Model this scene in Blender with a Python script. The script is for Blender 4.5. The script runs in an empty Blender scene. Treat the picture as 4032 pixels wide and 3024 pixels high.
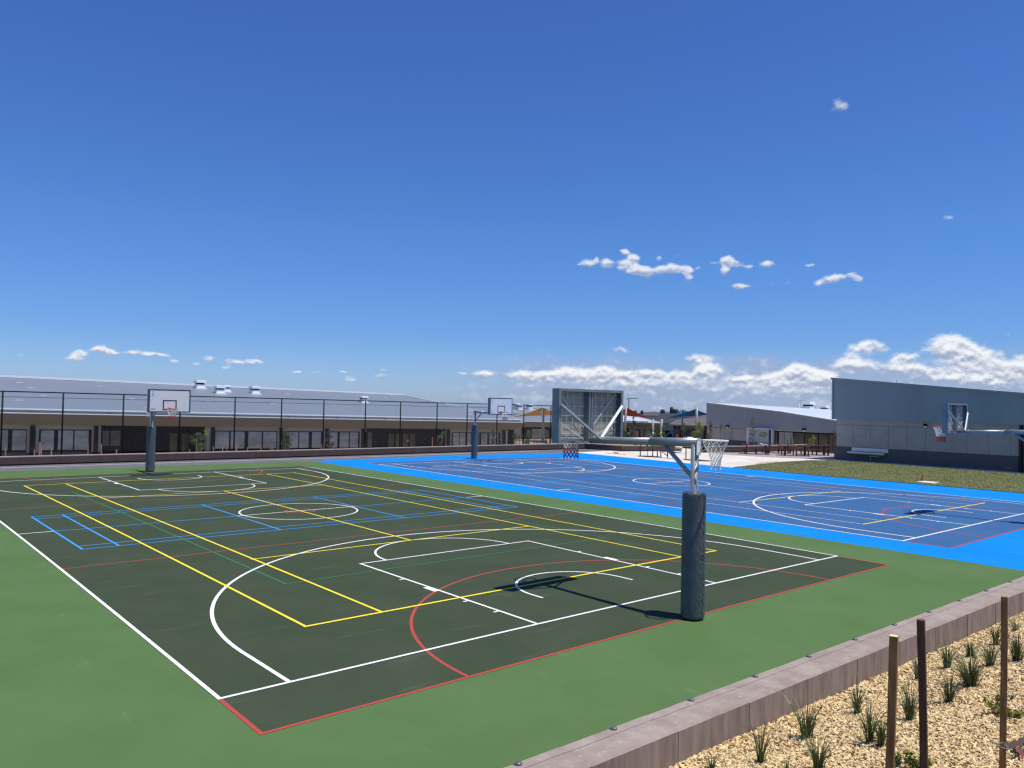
import bpy, math, random
import numpy as np
from mathutils import Vector, Matrix, noise

# ------------------------------------------------------------------ camera
CAM = (-3.5130645, -9.2332935, 3.5654677)
YAW, PITCH, ROLL, FPX = -0.71218768, 0.02427957, 0.0201546, 3074.0
def cam_axes():
    f = Vector((-math.sin(YAW)*math.cos(PITCH), math.cos(YAW)*math.cos(PITCH), math.sin(PITCH)))
    r = Vector((math.cos(YAW), math.sin(YAW), 0)); u = r.cross(f)
    return (r*math.cos(ROLL)+u*math.sin(ROLL), -r*math.sin(ROLL)+u*math.cos(ROLL), f)
CR, CU, CF = cam_axes(); CV = Vector(CAM)
scene = bpy.context.scene
cd = bpy.data.cameras.new("camera"); cam = bpy.data.objects.new("camera", cd)
scene.collection.objects.link(cam); scene.camera = cam
cd.sensor_width = 36; cd.sensor_fit = 'HORIZONTAL'; cd.lens = FPX/4032*36
cd.clip_start = .05; cd.clip_end = 5000
cam.matrix_world = Matrix(((CR.x, CU.x, -CF.x, CAM[0]), (CR.y, CU.y, -CF.y, CAM[1]), (CR.z, CU.z, -CF.z, CAM[2]), (0, 0, 0, 1)))
# pixel of the photograph -> point on a real plane of the place
def ray(u, v): return CF + CR*((u-2016)/FPX) - CU*((v-1512)/FPX)
def hit(p, P0, n):
    d = ray(*p); n = Vector(n); return CV + d*(((Vector(P0)-CV).dot(n))/d.dot(n))
def gx(p, x): return hit(p, (x, 0, 0), (1, 0, 0))
def gy(p, y): return hit(p, (0, y, 0), (0, 1, 0))
def gz(p, z=0.): return hit(p, (0, 0, z), (0, 0, 1))
def zm(ox, oy, s): return lambda x, y: (ox+x*s, oy+y*s)
z1 = zm(0, 1450, .4521); z2 = zm(900, 1450, .4521); z3 = zm(1800, 1450, .4521); z4 = zm(2500, 1450, .40687); z5 = zm(3232, 1400, .36166)
z6 = zm(2632, 2224, .6329); c2 = zm(1900, 1560, .22604); c3 = zm(2400, 1560, .22604); c4 = zm(2880, 1620, .19892)

# ------------------------------------------------------------------ light
SUNV = Vector((.12, -.285, 1)).normalized()
sd = bpy.data.lights.new("sun", 'SUN'); sun = bpy.data.objects.new("sun", sd); scene.collection.objects.link(sun)
sd.energy = 4.7; sd.angle = math.radians(.53); sd.color = (1, .94, .82)
sun.rotation_euler = SUNV.to_track_quat('Z', 'Y').to_euler()
scene.cycles.filter_width = 1.35; scene.cycles.use_denoising = True
scene.view_settings.view_transform = 'Standard'; scene.view_settings.look = 'None'
scene.view_settings.exposure = 0.0; scene.view_settings.gamma = 1; scene.view_settings.use_curve_mapping = False
world = bpy.data.worlds.new("World"); scene.world = world; world.use_nodes = True
world.cycles.sampling_method = 'MANUAL'; world.cycles.sample_map_resolution = 512
wn = world.node_tree.nodes; wl = world.node_tree.links
for n in list(wn): wn.remove(n)
def N(t, **k):
    n = wn.new(t)
    for a, b in k.items(): setattr(n, a, b)
    return n
def M(op, a, b=None, c=None, clamp=False):
    n = N('ShaderNodeMath', operation=op, use_clamp=clamp)
    for i, v in enumerate((a, b, c)):
        if v is None: continue
        if isinstance(v, (int, float)): n.inputs[i].default_value = v
        else: wl.new(v, n.inputs[i])
    return n.outputs[0]
sky = N('ShaderNodeTexSky', sky_type='NISHITA'); sky.sun_disc = False
sky.sun_elevation = math.asin(SUNV.z); sky.sun_rotation = math.atan2(SUNV.x, SUNV.y)
sky.altitude = 0; sky.air_density = 1.0; sky.dust_density = 0.3; sky.ozone_density = 2.2
CLOUDS = [(0.8065,0.1781,0.0099,0.0047,0.8),(0.8163,0.1834,0.0026,0.0038,0.7),(0.8306,0.1781,0.0076,0.0064,1),(0.8532,0.1929,0.0065,0.0047,0.9),(0.8642,0.1833,0.0065,0.0059,0.9),(0.8535,0.1759,0.0098,0.0064,1),(0.8677,0.1694,0.0108,0.006,1),(0.8807,0.1665,0.0086,0.006,1),(0.8978,0.1702,0.0064,0.0064,0.8),(0.9116,0.1711,0.0074,0.0063,1),(0.9254,0.1698,0.0074,0.0053,1),(0.9329,0.1623,0.0053,0.0074,0.9),(0.8954,0.1851,0.0032,0.0042,0.5),(0.9188,0.1879,0.0047,0.0025,0.4),(0.9464,0.1716,0.0052,0.0025,0.5),(0.9785,0.1802,0.0078,0.0058,1.1),(0.9858,0.1752,0.0082,0.0037,1),(0.9756,0.1667,0.0045,0.0054,0.8),(0.961,0.1765,0.0052,0.0025,0.4),(1.0042,0.1718,0.0061,0.0031,0.9),(1.0264,0.1739,0.0076,0.0037,1.1),(0.9943,0.1481,0.0102,0.0033,1),(0.9677,0.1411,0.0025,0.0017,0.5),(1.031,0.1512,0.0036,0.0021,0.45),(1.0495,0.1512,0.0043,0.0025,0.5),(1.0756,0.1706,0.0068,0.0024,0.55),(1.0835,0.1491,0.0077,0.004,0.6),(1.095,0.1527,0.0085,0.005,0.7),(1.1063,0.1552,0.0075,0.005,0.9),(1.1213,0.1566,0.0056,0.003,0.9),(1.1297,0.1522,0.0055,0.0036,0.8),(1.1071,0.3467,0.0106,0.0081,0.62),(1.2194,0.2151,0.007,0.0033,0.45),(0.1469,0.041,0.0081,0.0031,0.42),(0.1867,0.0474,0.0031,0.0021,0.5),(0.2046,0.0465,0.0079,0.0032,0.8),(0.2017,0.0392,0.0095,0.0043,0.9),(0.2244,0.0511,0.0081,0.0045,1),(0.2367,0.0471,0.009,0.0037,0.9),(0.2647,0.0484,0.0143,0.0037,0.9),(0.2885,0.0476,0.0086,0.0028,0.9),(0.3008,0.0406,0.0087,0.0034,0.6),(0.3411,0.046,0.0081,0.0038,0.8),(0.3647,0.0431,0.0073,0.0031,0.6),(0.3886,0.043,0.0224,0.0039,0.75),(0.3613,0.0342,0.0091,0.0039,0.5),(0.328,0.0388,0.0062,0.0023,0.45),(0.4436,0.0319,0.0058,0.002,0.7),(0.4647,0.034,0.0117,0.0036,0.42),(0.4999,0.0342,0.0069,0.0016,0.7),(0.508,0.0257,0.0069,0.0048,0.75),(0.5461,0.0296,0.0115,0.0043,0.55),(0.5502,0.0384,0.0086,0.0022,0.5),(0.6475,0.0357,0.0073,0.0026,0.65),(0.6763,0.0349,0.0147,0.0059,0.9),(0.7211,0.0351,0.0162,0.0066,0.9),(0.7535,0.0342,0.0176,0.0073,0.9),(0.7798,0.0398,0.0161,0.0081,1),(0.8047,0.0359,0.016,0.0066,0.9),(0.8309,0.0407,0.0174,0.0088,1),(0.8613,0.0368,0.0172,0.0065,0.9),(0.8899,0.0386,0.0171,0.0065,0.9),(0.9253,0.0362,0.0182,0.0072,0.9),(0.9532,0.0423,0.0083,0.0086,0.9),(0.8471,0.0249,0.0855,0.0087,0.5),(0.7361,0.0199,0.0191,0.0044,0.42),(0.9633,0.0442,0.0136,0.0077,0.9),(1.0004,0.0344,0.0158,0.0051,0.8),(1.04,0.036,0.0154,0.0075,1),(1.0635,0.0425,0.0128,0.0075,1),(1.089,0.034,0.0125,0.0074,1),(1.0307,0.0209,0.0924,0.0138,0.55),(1.1409,0.0731,0.0171,0.0072,1),(1.1227,0.052,0.0194,0.0123,1),(1.177,0.0475,0.027,0.0066,1),(1.1769,0.0607,0.0136,0.0071,0.75),(1.2227,0.073,0.0203,0.0128,1.1),(1.243,0.0632,0.0278,0.0084,1),(1.2476,0.0505,0.0294,0.0074,0.85),(1.2857,0.0461,0.0154,0.0082,1),(1.2201,0.0378,0.0276,0.0064,0.7),(1.0873,0.0372,0.0137,0.008,0.9),(1.2656,0.0347,0.0347,0.0062,0.8),(1.2778,0.0843,0.0044,0.0021,0.5),(1.29,0.0604,0.0051,0.0041,0.45),(0.8518,0.0693,0.0143,0.0058,0.6),(0.9478,0.0574,0.0184,0.0088,0.7),(1.0641,0.0471,0.0143,0.0092,0.7)]
tc = N('ShaderNodeTexCoord'); sp = N('ShaderNodeSeparateXYZ'); wl.new(tc.outputs['Generated'], sp.inputs[0])
AZ = M('ARCTAN2', sp.outputs[0], sp.outputs[1]); EL = M('ARCSINE', sp.outputs[2])
nv = N('ShaderNodeCombineXYZ'); wl.new(AZ, nv.inputs[0]); wl.new(M('MULTIPLY', EL, 1.5), nv.inputs[1])
def wnoise(scale, detail, off=None, rough=.55):
    n = N('ShaderNodeTexNoise'); n.inputs['Scale'].default_value = scale; n.inputs['Detail'].default_value = detail; n.inputs['Roughness'].default_value = rough
    if off:
        v = N('ShaderNodeVectorMath', operation='ADD'); wl.new(nv.outputs[0], v.inputs[0]); v.inputs[1].default_value = off; wl.new(v.outputs[0], n.inputs['Vector'])
    else: wl.new(nv.outputs[0], n.inputs['Vector'])
    return n.outputs[0]
# wobble the direction so that the puffs have ragged edges
w1 = M('SUBTRACT', wnoise(70, 3), .5); w2 = M('SUBTRACT', wnoise(70, 3, (9.1, 3.3, 2)), .5)
AZw = M('MULTIPLY_ADD', w1, .010, AZ); ELw = M('MULTIPLY_ADD', w2, .007, EL)
D = None; H = None
for az, el, sa, se, w in CLOUDS:
    if el < .14 and az > .6: w *= 1.07; se *= 1.14; sa *= 1.08
    elif el < .14: w *= 1.08; se *= 1.12; sa *= 1.1
    else: w *= 1.12; se *= 1.18; sa *= 1.12
    qx = M('MULTIPLY', M('SUBTRACT', AZw, az), 1/sa)
    e = M('SUBTRACT', ELw, el)
    up = M('MULTIPLY', e, 1/(se*1.05)); qy = M('MAXIMUM', up, M('MULTIPLY', e, -1/(se*.8)))
    g = M('MULTIPLY', M('EXPONENT', M('MULTIPLY', M('MULTIPLY_ADD', qx, qx, M('MULTIPLY', qy, qy)), -1.0)), w)
    D = g if D is None else M('ADD', D, g)
    h = M('MULTIPLY', g, up)
    H = h if H is None else M('ADD', H, h)
nz = wnoise(80, 6, (0, 0, .5), .54)
nz_up = wnoise(80, 6, (.0, .007, .5), .54)
field = M('ADD', M('MINIMUM', D, 1.2), M('MULTIPLY', M('SUBTRACT', nz, .5), .9))
mr = N('ShaderNodeMapRange', interpolation_type='SMOOTHSTEP'); wl.new(field, mr.inputs[0]); mr.inputs[1].default_value = .27; mr.inputs[2].default_value = .92
hi_ = N('ShaderNodeMapRange'); wl.new(EL, hi_.inputs[0]); hi_.inputs[1].default_value = .1; hi_.inputs[2].default_value = .16; hi_.inputs[3].default_value = .94; hi_.inputs[4].default_value = .80
alpha = M('MULTIPLY', mr.outputs[0], hi_.outputs[0])
hn = M('DIVIDE', H, M('ADD', D, .05))
shade = M('ADD', M('MULTIPLY', hn, 1.25), M('MULTIPLY', M('SUBTRACT', nz, nz_up), 2.6))
shade = M('ADD', shade, .50, clamp=True)
cr = N('ShaderNodeMixRGB'); wl.new(shade, cr.inputs[0]); cr.inputs[1].default_value = (.37, .43, .59, 1); cr.inputs[2].default_value = (.93, .95, .98, 1)
bgs = N('ShaderNodeBackground'); bgc = N('ShaderNodeBackground'); mix = N('ShaderNodeMixShader'); out = N('ShaderNodeOutputWorld')
tint = N('ShaderNodeMixRGB', blend_type='MULTIPLY'); tint.inputs[0].default_value = 1; wl.new(sky.outputs[0], tint.inputs[1]); tr_ = N('ShaderNodeValToRGB'); wl.new(EL, tr_.inputs[0]); E_ = tr_.color_ramp.elements
for k_, (pos_, c_) in enumerate(((0, (.58, .81, 1.45)), (.08, (.43, .69, 1.24)), (.2, (.42, .74, 1.26)), (.5, (.43, .68, 1.27)))):
    e_ = E_[k_] if k_ < 2 else E_.new(pos_)
    e_.position = pos_; e_.color = (*c_, 1)
wl.new(tr_.outputs[0], tint.inputs[2])
# thin grey cloud deck low over the horizon on the right
def MR(v, a, b, c, d):
    n = N('ShaderNodeMapRange', interpolation_type='SMOOTHSTEP'); wl.new(v, n.inputs[0])
    for i_, q_ in enumerate((a, b, c, d)): n.inputs[i_+1].default_value = q_
    return n.outputs[0]
veil = M('MULTIPLY', M('MULTIPLY', MR(M('MULTIPLY_ADD', wnoise(16, 4, (5, 1, .2)), .05, ELw), .098, .062, 0, 1), MR(AZ, .56, .84, 0, 1)), MR(wnoise(24, 6, (3, 1, .5)), .34, .58, .55, 1))
vm = N('ShaderNodeMixRGB'); wl.new(M('MULTIPLY', veil, .88), vm.inputs[0]); wl.new(tint.outputs[0], vm.inputs[1]); vw = N('ShaderNodeMixRGB'); wl.new(vw.outputs[0], vm.inputs[2]); vw.inputs[1].default_value = (3.5, 4.25, 6.1, 1); vw.inputs[2].default_value = (5.8, 6.4, 7.7, 1); wl.new(MR(wnoise(52, 6, (1, 7, .5), .6), .50, .66, 0, .9), vw.inputs[0])
wl.new(vm.outputs[0], bgs.inputs[0]); bgs.inputs[1].default_value = .1
wl.new(cr.outputs[0], bgc.inputs[0]); bgc.inputs[1].default_value = 1.0
wl.new(alpha, mix.inputs[0]); wl.new(bgs.outputs[0], mix.inputs[1]); wl.new(bgc.outputs[0], mix.inputs[2])
# clouds only stand in the low north-eastern part of the sky: skip their sum elsewhere
low = M('MULTIPLY', M('LESS_THAN', EL, .235), M('GREATER_THAN', EL, -.03)); hi = M('MULTIPLY', M('LESS_THAN', EL, .43), M('GREATER_THAN', AZ, 1.0))
rg = M('MULTIPLY', M('MAXIMUM', low, hi), M('MULTIPLY', M('GREATER_THAN', AZ, .03), M('LESS_THAN', AZ, 1.45)))
gate = N('ShaderNodeMixShader'); bg2 = N('ShaderNodeBackground'); wl.new(tint.outputs[0], bg2.inputs[0]); bg2.inputs[1].default_value = .1
wl.new(rg, gate.inputs[0]); wl.new(bg2.outputs[0], gate.inputs[1]); wl.new(mix.outputs[0], gate.inputs[2]); wl.new(gate.outputs[0], out.inputs[0])

# ------------------------------------------------------------------ helpers
rnd = random.Random(7)
class MB:
    def __init__(s): s.v = []; s.f = []; s.m = []; s.s = []
    def face(s, pts, m=0, sm=False):
        i = len(s.v); s.v += [tuple(p) for p in pts]; s.f.append(tuple(range(i, i+len(pts)))); s.m.append(m); s.s.append(sm); return s
    def box(s, x0, x1, y0, y1, z0, z1_, m=0):
        i = len(s.v)
        s.v += [(x, y, z) for z in (z0, z1_) for y in (y0, y1) for x in (x0, x1)]
        for q in ((0, 2, 3, 1), (4, 5, 7, 6), (0, 1, 5, 4), (1, 3, 7, 5), (3, 2, 6, 7), (2, 0, 4, 6)):
            s.f.append(tuple(i+k for k in q)); s.m.append(m); s.s.append(False)
        return s
    def bar(s, p, q, w, h, up=(0, 0, 1), m=0):
        p = Vector(p); q = Vector(q); d = (q-p).normalized(); up = Vector(up)
        a = d.cross(up)
        if a.length < 1e-4: a = d.cross(Vector((1, 0, 0)))
        a.normalize(); b = a.cross(d); i = len(s.v)
        for c in (p, q):
            for ex, ey in ((-1, -1), (1, -1), (1, 1), (-1, 1)): s.v.append(tuple(c+a*(ex*w/2)+b*(ey*h/2)))
        for q4 in ((0, 3, 2, 1), (4, 5, 6, 7), (0, 1, 5, 4), (1, 2, 6, 5), (2, 3, 7, 6), (3, 0, 4, 7)):
            s.f.append(tuple(i+k for k in q4)); s.m.append(m); s.s.append(False)
        return s
    def tube(s, pts, r, n=8, closed=False, m=0, caps=True, sm=True):
        pts = [Vector(p) for p in pts]; K = len(pts); rr = r if isinstance(r, (list, tuple)) else [r]*K
        i = len(s.v); a = None
        for k in range(K):
            if closed: d = pts[(k+1) % K]-pts[k-1]
            else: d = pts[min(k+1, K-1)]-pts[max(k-1, 0)]
            d.normalize()
            if a is None:
                a = d.cross(Vector((0, 0, 1)))
                if a.length < 1e-3: a = d.cross(Vector((1, 0, 0)))
            a = (a-d*a.dot(d)).normalized(); b = d.cross(a)
            for j in range(n):
                t = 2*math.pi*j/n; s.v.append(tuple(pts[k]+(a*math.cos(t)+b*math.sin(t))*rr[k]))
        for k in range(K if closed else K-1):
            k2 = (k+1) % K
            for j in range(n):
                j2 = (j+1) % n; s.f.append((i+k*n+j, i+k*n+j2, i+k2*n+j2, i+k2*n+j)); s.m.append(m); s.s.append(sm)
        if caps and not closed:
            s.f.append(tuple(i+j for j in reversed(range(n)))); s.m.append(m); s.s.append(False)
            s.f.append(tuple(i+(K-1)*n+j for j in range(n))); s.m.append(m); s.s.append(False)
        return s
    def prism(s, poly, ext, m=0):          # polygon (list of points) pushed along ext
        e = Vector(ext); P = [Vector(p) for p in poly]; n = len(P); i = len(s.v)
        s.v += [tuple(p) for p in P]+[tuple(p+e) for p in P]
        s.f.append(tuple(i+k for k in range(n))); s.f.append(tuple(i+n+k for k in reversed(range(n)))); s.m += [m, m]; s.s += [False]*2
        for k in range(n):
            s.f.append((i+k, i+n+k, i+n+(k+1) % n, i+(k+1) % n)); s.m.append(m); s.s.append(False)
        return s
    def xf(s, fn): s.v = [tuple(fn(*p)) for p in s.v]; return s
    def build(s, name, mat, parent=None):
        base = WL.get(parent.name, Vector((0, 0, 0))) if parent else Vector((0, 0, 0))
        me = bpy.data.meshes.new(name); me.from_pydata([(x-base.x, y-base.y, z-base.z) for x, y, z in s.v], [], s.f)
        for mm in (mat if isinstance(mat, (list, tuple)) else [mat]): me.materials.append(mm)
        me.polygons.foreach_set('material_index', s.m); me.polygons.foreach_set('use_smooth', s.s); me.update()
        o = bpy.data.objects.new(name, me); scene.collection.objects.link(o)
        if parent: o.parent = parent; WL[o.name] = base
        return o
WL = {}
def tag(o, label=None, cat=None, group=None, kind=None):
    for k, v in (('label', label), ('category', cat), ('group', group), ('kind', kind)):
        if v: o[k] = v
    return o
def thing(name, loc, label, cat, group=None):
    o = bpy.data.objects.new(name, None); o.empty_display_size = .2; o.location = loc; scene.collection.objects.link(o)
    WL[o.name] = Vector(loc); return tag(o, label, cat, group)
def struct(mb, name, mat): return tag(mb.build(name, mat), kind='structure')
def dup(o, parent=None):
    c = o.copy(); scene.collection.objects.link(c)
    if parent: c.parent = parent
    for ch in [k for k in scene.collection.objects if k.parent == o]: dup(ch, c)
    return c
ORD = "first second third fourth fifth sixth seventh eighth ninth tenth eleventh twelfth thirteenth fourteenth fifteenth sixteenth seventeenth eighteenth nineteenth twentieth twenty-first twenty-second twenty-third twenty-fourth twenty-fifth".split()

# ------------------------------------------------------------------ materials
def mat(name, col, rough=.6, metal=0., var=.0, vscale=3., stretch=(1, 1, 1), bump=0., bscale=40., bstretch=(1, 1, 1), spec=.5, col2=None, trans=0., detail=5, speck=None):
    m = bpy.data.materials.new(name); m.use_nodes = True; nt = m.node_tree; b = nt.nodes['Principled BSDF']; L = nt.links.new
    b.inputs['Base Color'].default_value = (*col, 1); b.inputs['Roughness'].default_value = rough; b.inputs['Metallic'].default_value = metal
    b.inputs['Specular IOR Level'].default_value = spec
    t = nt.nodes.new('ShaderNodeTexCoord')
    def nz_(scale, st, det=detail):
        mp = nt.nodes.new('ShaderNodeMapping'); mp.inputs['Scale'].default_value = st; L(t.outputs['Object'], mp.inputs[0])
        n = nt.nodes.new('ShaderNodeTexNoise'); n.inputs['Scale'].default_value = scale; n.inputs['Detail'].default_value = det; n.inputs['Roughness'].default_value = .6; L(mp.outputs[0], n.inputs['Vector']); return n.outputs[0]
    last = None
    if var or col2:
        c2_ = col2 or tuple(min(1, c*(1+var)) for c in col); c1_ = col if col2 else tuple(c*(1-var) for c in col)
        rp = nt.nodes.new('ShaderNodeValToRGB'); rp.color_ramp.elements[0].position = .34; rp.color_ramp.elements[1].position = .66
        rp.color_ramp.elements[0].color = (*c1_, 1); rp.color_ramp.elements[1].color = (*c2_, 1)
        L(nz_(vscale, stretch), rp.inputs[0]); last = rp.outputs[0]
    if speck:       # (colour, scale, threshold, stretch, strength)
        sc_, ss, th, st, am = speck
        rp = nt.nodes.new('ShaderNodeValToRGB'); rp.color_ramp.elements[0].position = th; rp.color_ramp.elements[1].position = th+.06
        rp.color_ramp.elements[0].color = (0, 0, 0, 1); rp.color_ramp.elements[1].color = (am, am, am, 1); L(nz_(ss, st), rp.inputs[0])
        mx = nt.nodes.new('ShaderNodeMixRGB'); L(rp.outputs[0], mx.inputs[0])
        if last: L(last, mx.inputs[1])
        else: mx.inputs[1].default_value = (*col, 1)
        mx.inputs[2].default_value = (*sc_, 1); last = mx.outputs[0]
    if last: L(last, b.inputs['Base Color'])
    if bump:
        bp_ = nt.nodes.new('ShaderNodeBump'); bp_.inputs['Strength'].default_value = 1; bp_.inputs['Distance'].default_value = bump
        L(nz_(bscale, bstretch), bp_.inputs['Height']); L(bp_.outputs[0], b.inputs['Normal'])
    return m
def ribbed(m, axis, pitch, depth, sharp=True):    # corrugated or block-course relief by a periodic bump
    nt = m.node_tree; L = nt.links.new; b = nt.nodes['Principled BSDF']
    t = nt.nodes.new('ShaderNodeTexCoord'); s = nt.nodes.new('ShaderNodeSeparateXYZ'); L(t.outputs['Object'], s.inputs[0])
    w = nt.nodes.new('ShaderNodeMath'); w.operation = 'PINGPONG'; L(s.outputs[axis], w.inputs[0]); w.inputs[1].default_value = pitch/2
    p = nt.nodes.new('ShaderNodeMapRange'); L(w.outputs[0], p.inputs[0]); p.inputs[1].default_value = pitch*.36; p.inputs[2].default_value = pitch*.46
    bp_ = nt.nodes.new('ShaderNodeBump'); bp_.inputs['Distance'].default_value = depth; L(p.outputs[0], bp_.inputs['Height']); L(bp_.outputs[0], b.inputs['Normal']); return m
G = {}
G['asphalt'] = mat('asphalt', (.125, .12, .135), .85, var=.14, vscale=1.2, bump=.004, bscale=60)
G['green'] = mat('court_green', (.080, .150, .052), .85, col2=(.097, .168, .066), vscale=.55, bump=.0015, bscale=140, detail=11, speck=((.16, .23, .13), 2.4, .62, (1, .3, 1), .28), spec=.06)
G['dark'] = mat('court_dark_green', (.044, .063, .036), .85, col2=(.054, .073, .044), vscale=.6, bump=.0015, bscale=140, detail=11, speck=((.085, .11, .078), 2.2, .60, (.25, 1.1, 1), .35), spec=.06)
G['lblue'] = mat('court_light_blue', (.003, .205, .64), .8, col2=(.006, .225, .70), vscale=.5, bump=.001, bscale=140, spec=.08, speck=((.05, .27, .70), 1.4, .60, (1, .4, 1), .4))
G['blue'] = mat('court_blue', (.038, .112, .26), .8, col2=(.046, .126, .285), vscale=.5, bump=.001, bscale=140, detail=10, spec=.1, speck=((.06, .15, .30), 1.4, .60, (1, .4, 1), .4))
G['pwhite'] = mat('line_white', (0.8, 0.8, 0.79), .7, var=.04, vscale=9, spec=.1)
G['pyellow'] = mat('line_yellow', (.90, .72, .055), .7, var=.04, vscale=9, spec=.1)
G['pred'] = mat('line_red', (0.4, 0.07, 0.055), .7, var=.04, vscale=9, spec=.1)
G['pblue'] = mat('line_blue', (.055, .32, .76), .7, var=.04, vscale=9, spec=.1)
G['pgreen'] = mat('line_green', (0.045, 0.18, 0.075), .7, var=.04, vscale=9, spec=.1)
G['porange'] = mat('line_pale_orange', (.50, .35, .28), .6, var=.05, vscale=9, spec=.25)
G['concrete'] = mat('concrete_slab', (.56, .52, .45), .85, col2=(.70, .67, .61), vscale=.35, bump=.003, bscale=30, speck=((.52, .42, .27), .16, .55, (1, 1, 1), .6))
G['paving'] = mat('pink_paving', (.34, .28, .28), .85, var=.08, vscale=2, bump=.003, bscale=30)
G['soil'] = mat('soil', (.17, .11, .06), .95, col2=(.42, .31, .17), vscale=9, bump=.02, bscale=30)
G['mulchbed'] = mat('mulch_base', (.10, .06, .03), .95, col2=(.24, .16, .075), vscale=38, bump=.02, bscale=60, detail=3)
G['chipA'] = mat('wood_chip_pale', (.80, .63, .34), .85, var=.22, vscale=25)
G['chipB'] = mat('wood_chip_brown', (.54, .375, .18), .9, var=.3, vscale=25)
G['chipC'] = mat('wood_chip_dark', (.13, .07, .035), .9, var=.3, vscale=25)
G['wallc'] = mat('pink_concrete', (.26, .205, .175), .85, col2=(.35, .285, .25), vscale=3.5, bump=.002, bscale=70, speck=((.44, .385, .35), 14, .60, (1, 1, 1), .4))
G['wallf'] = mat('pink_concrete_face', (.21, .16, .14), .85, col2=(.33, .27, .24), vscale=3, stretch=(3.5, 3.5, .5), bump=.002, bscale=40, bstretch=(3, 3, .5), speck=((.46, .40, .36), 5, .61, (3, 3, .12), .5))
G['farwall'] = mat('brown_concrete', (.075, .052, .048), .85, var=.15, vscale=2, bump=.003, bscale=40)
G['farcap'] = mat('far_wall_cap', (.34, .28, .255), .85, var=.12, vscale=2)
G['black'] = mat('black_metal', (.006, .006, .009), .6, spec=.2)
G['galv'] = mat('galvanised_steel', (.30, .335, .34), .42, metal=.5, col2=(.38, .415, .42), vscale=14, bump=.0004, bscale=60)
G['galvd'] = mat('galvanised_dull', (.20, .24, .26), .5, metal=.4, col2=(.30, .34, .36), vscale=7, stretch=(1, 1, .3))
G['bwhite'] = mat('board_white', (.74, .74, .76), .35, var=.02, vscale=4)
G['bback'] = mat('board_back_panel', (.36, .34, .30), .6, col2=(.52, .50, .45), vscale=3, stretch=(2, 1, .5))
G['wire'] = mat('pale_wire', (.70, .68, .60), .45, metal=.2, var=.1, vscale=5)
G['wpaint_sunlit'] = mat('white_steel_sunlit', (.82, .82, .80), .4, var=.03)  # white bolts, plus sunlight painted on the board tabs and right strut
G['bline'] = mat('board_black_line', (.012, .014, .03), .5)
G['orange'] = mat('ring_orange', (.62, .055, .03), .4, spec=.5)
G['ringw'] = mat('ring_white', (.80, .80, .78), .35)
G['nwhite'] = mat('net_white', (.78, .77, .72), .8, var=.1, vscale=30)
G['nred'] = mat('net_red', (.50, .03, .035), .8, var=.1, vscale=30)
G['nblue'] = mat('net_blue', (.05, .05, .32), .8, var=.1, vscale=30)
G['pad'] = mat('vinyl_pad', (.080, .103, .120), .38, var=.12, vscale=4, bump=.0006, bscale=55, bstretch=(1, 1, .6), spec=.5)
G['seam'] = mat('pad_seam', (.012, .014, .02), .5)
G['sticker'] = mat('sticker_grey', (.36, .38, .45), .5, var=.35, vscale=60)
G['roofA'] = ribbed(mat('steel_roof_blue_grey', (.215, .252, .295), .45, metal=.15, var=.03, vscale=.4), 0, .2, .012)
G['roofB'] = mat('steel_roof_pale', (.60, .66, .68), .42, metal=.1, var=.05, vscale=.4)
G['trim'] = mat('white_trim', (.86, .87, .88), .4)
G['trough_dark'] = mat('shaded_box_gutter', (.13, .16, .20), .5)  # trough shadow held in the gutter colour; also colours the roof step
G['fascia'] = ribbed(mat('beige_cladding', (.215, .205, .165), .7, var=.05, vscale=1), 0, .11, .006)
G['beige'] = mat('beige_wall', (.40, .34, .245), .8, var=.05, vscale=2)
G['lgrey'] = mat('light_grey_wall', (.40, .37, .33), .8, var=.05, vscale=2)
G['dado'] = mat('dark_block', (.10, .10, .11), .85, var=.1, vscale=3)
G['dcl'] = ribbed(mat('dark_cladding', (.009, .009, .011), .6, spec=.2), 0, .2, .01)
def glass(name, base, rough=.06):
    m = mat(name, base, rough, col2=tuple(c*1.7 for c in base), vscale=.9, stretch=(1, 1, 2.2), spec=.6); return m
G['pane'] = glass('window_pane_blind', (.26, .28, .255), .14)
G['pane2'] = glass('window_pane_dark', (.075, .07, .05), .08)
G['panel'] = mat('precast_panel', (.37, .335, .30), .85, col2=(.43, .395, .35), vscale=1.3, bump=.002, bscale=30)
G['clad'] = mat('blue_grey_cladding', (.285, .335, .345), .55, metal=.05, var=.06, vscale=.6, stretch=(1, 1, .3))
G['cladM'] = mat('grey_cladding', (.31, .34, .345), .6, var=.04, vscale=.5)
G['block'] = ribbed(mat('block_dado', (.12, .112, .11), .85, var=.15, vscale=2, stretch=(1, 1, 6)), 2, .1, .012)
G['joint'] = mat('dark_joint', (.05, .05, .052), .9)
G['timber'] = mat('hardwood_stake', (.24, .12, .036), .8, col2=(.44, .25, .09), vscale=6, stretch=(8, 8, .6), bump=.002, bscale=30, bstretch=(8, 8, .5))
G['timberp'] = mat('pale_stake', (.42, .24, .15), .85, var=.15, vscale=5)
G['tabwood'] = mat('dark_red_timber', (.075, .022, .02), .6, var=.2, vscale=4)
G['leaf1'] = mat('leaf_olive', (.085, .13, .03), .6, col2=(.14, .19, .05), vscale=8)
G['leaf2'] = mat('leaf_dark', (.045, .085, .028), .6, col2=(.08, .125, .04), vscale=8)
G['leaf3'] = mat('leaf_bronze', (.17, .07, .03), .6, col2=(.14, .12, .04), vscale=8)
G['leafy'] = mat('leaf_yellow_green', (.20, .23, .03), .6, col2=(.28, .28, .05), vscale=8)
G['blade'] = mat('grass_blade', (.028, .062, .014), .42, col2=(.085, .13, .035), vscale=14, stretch=(1, 1, .5))
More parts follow.
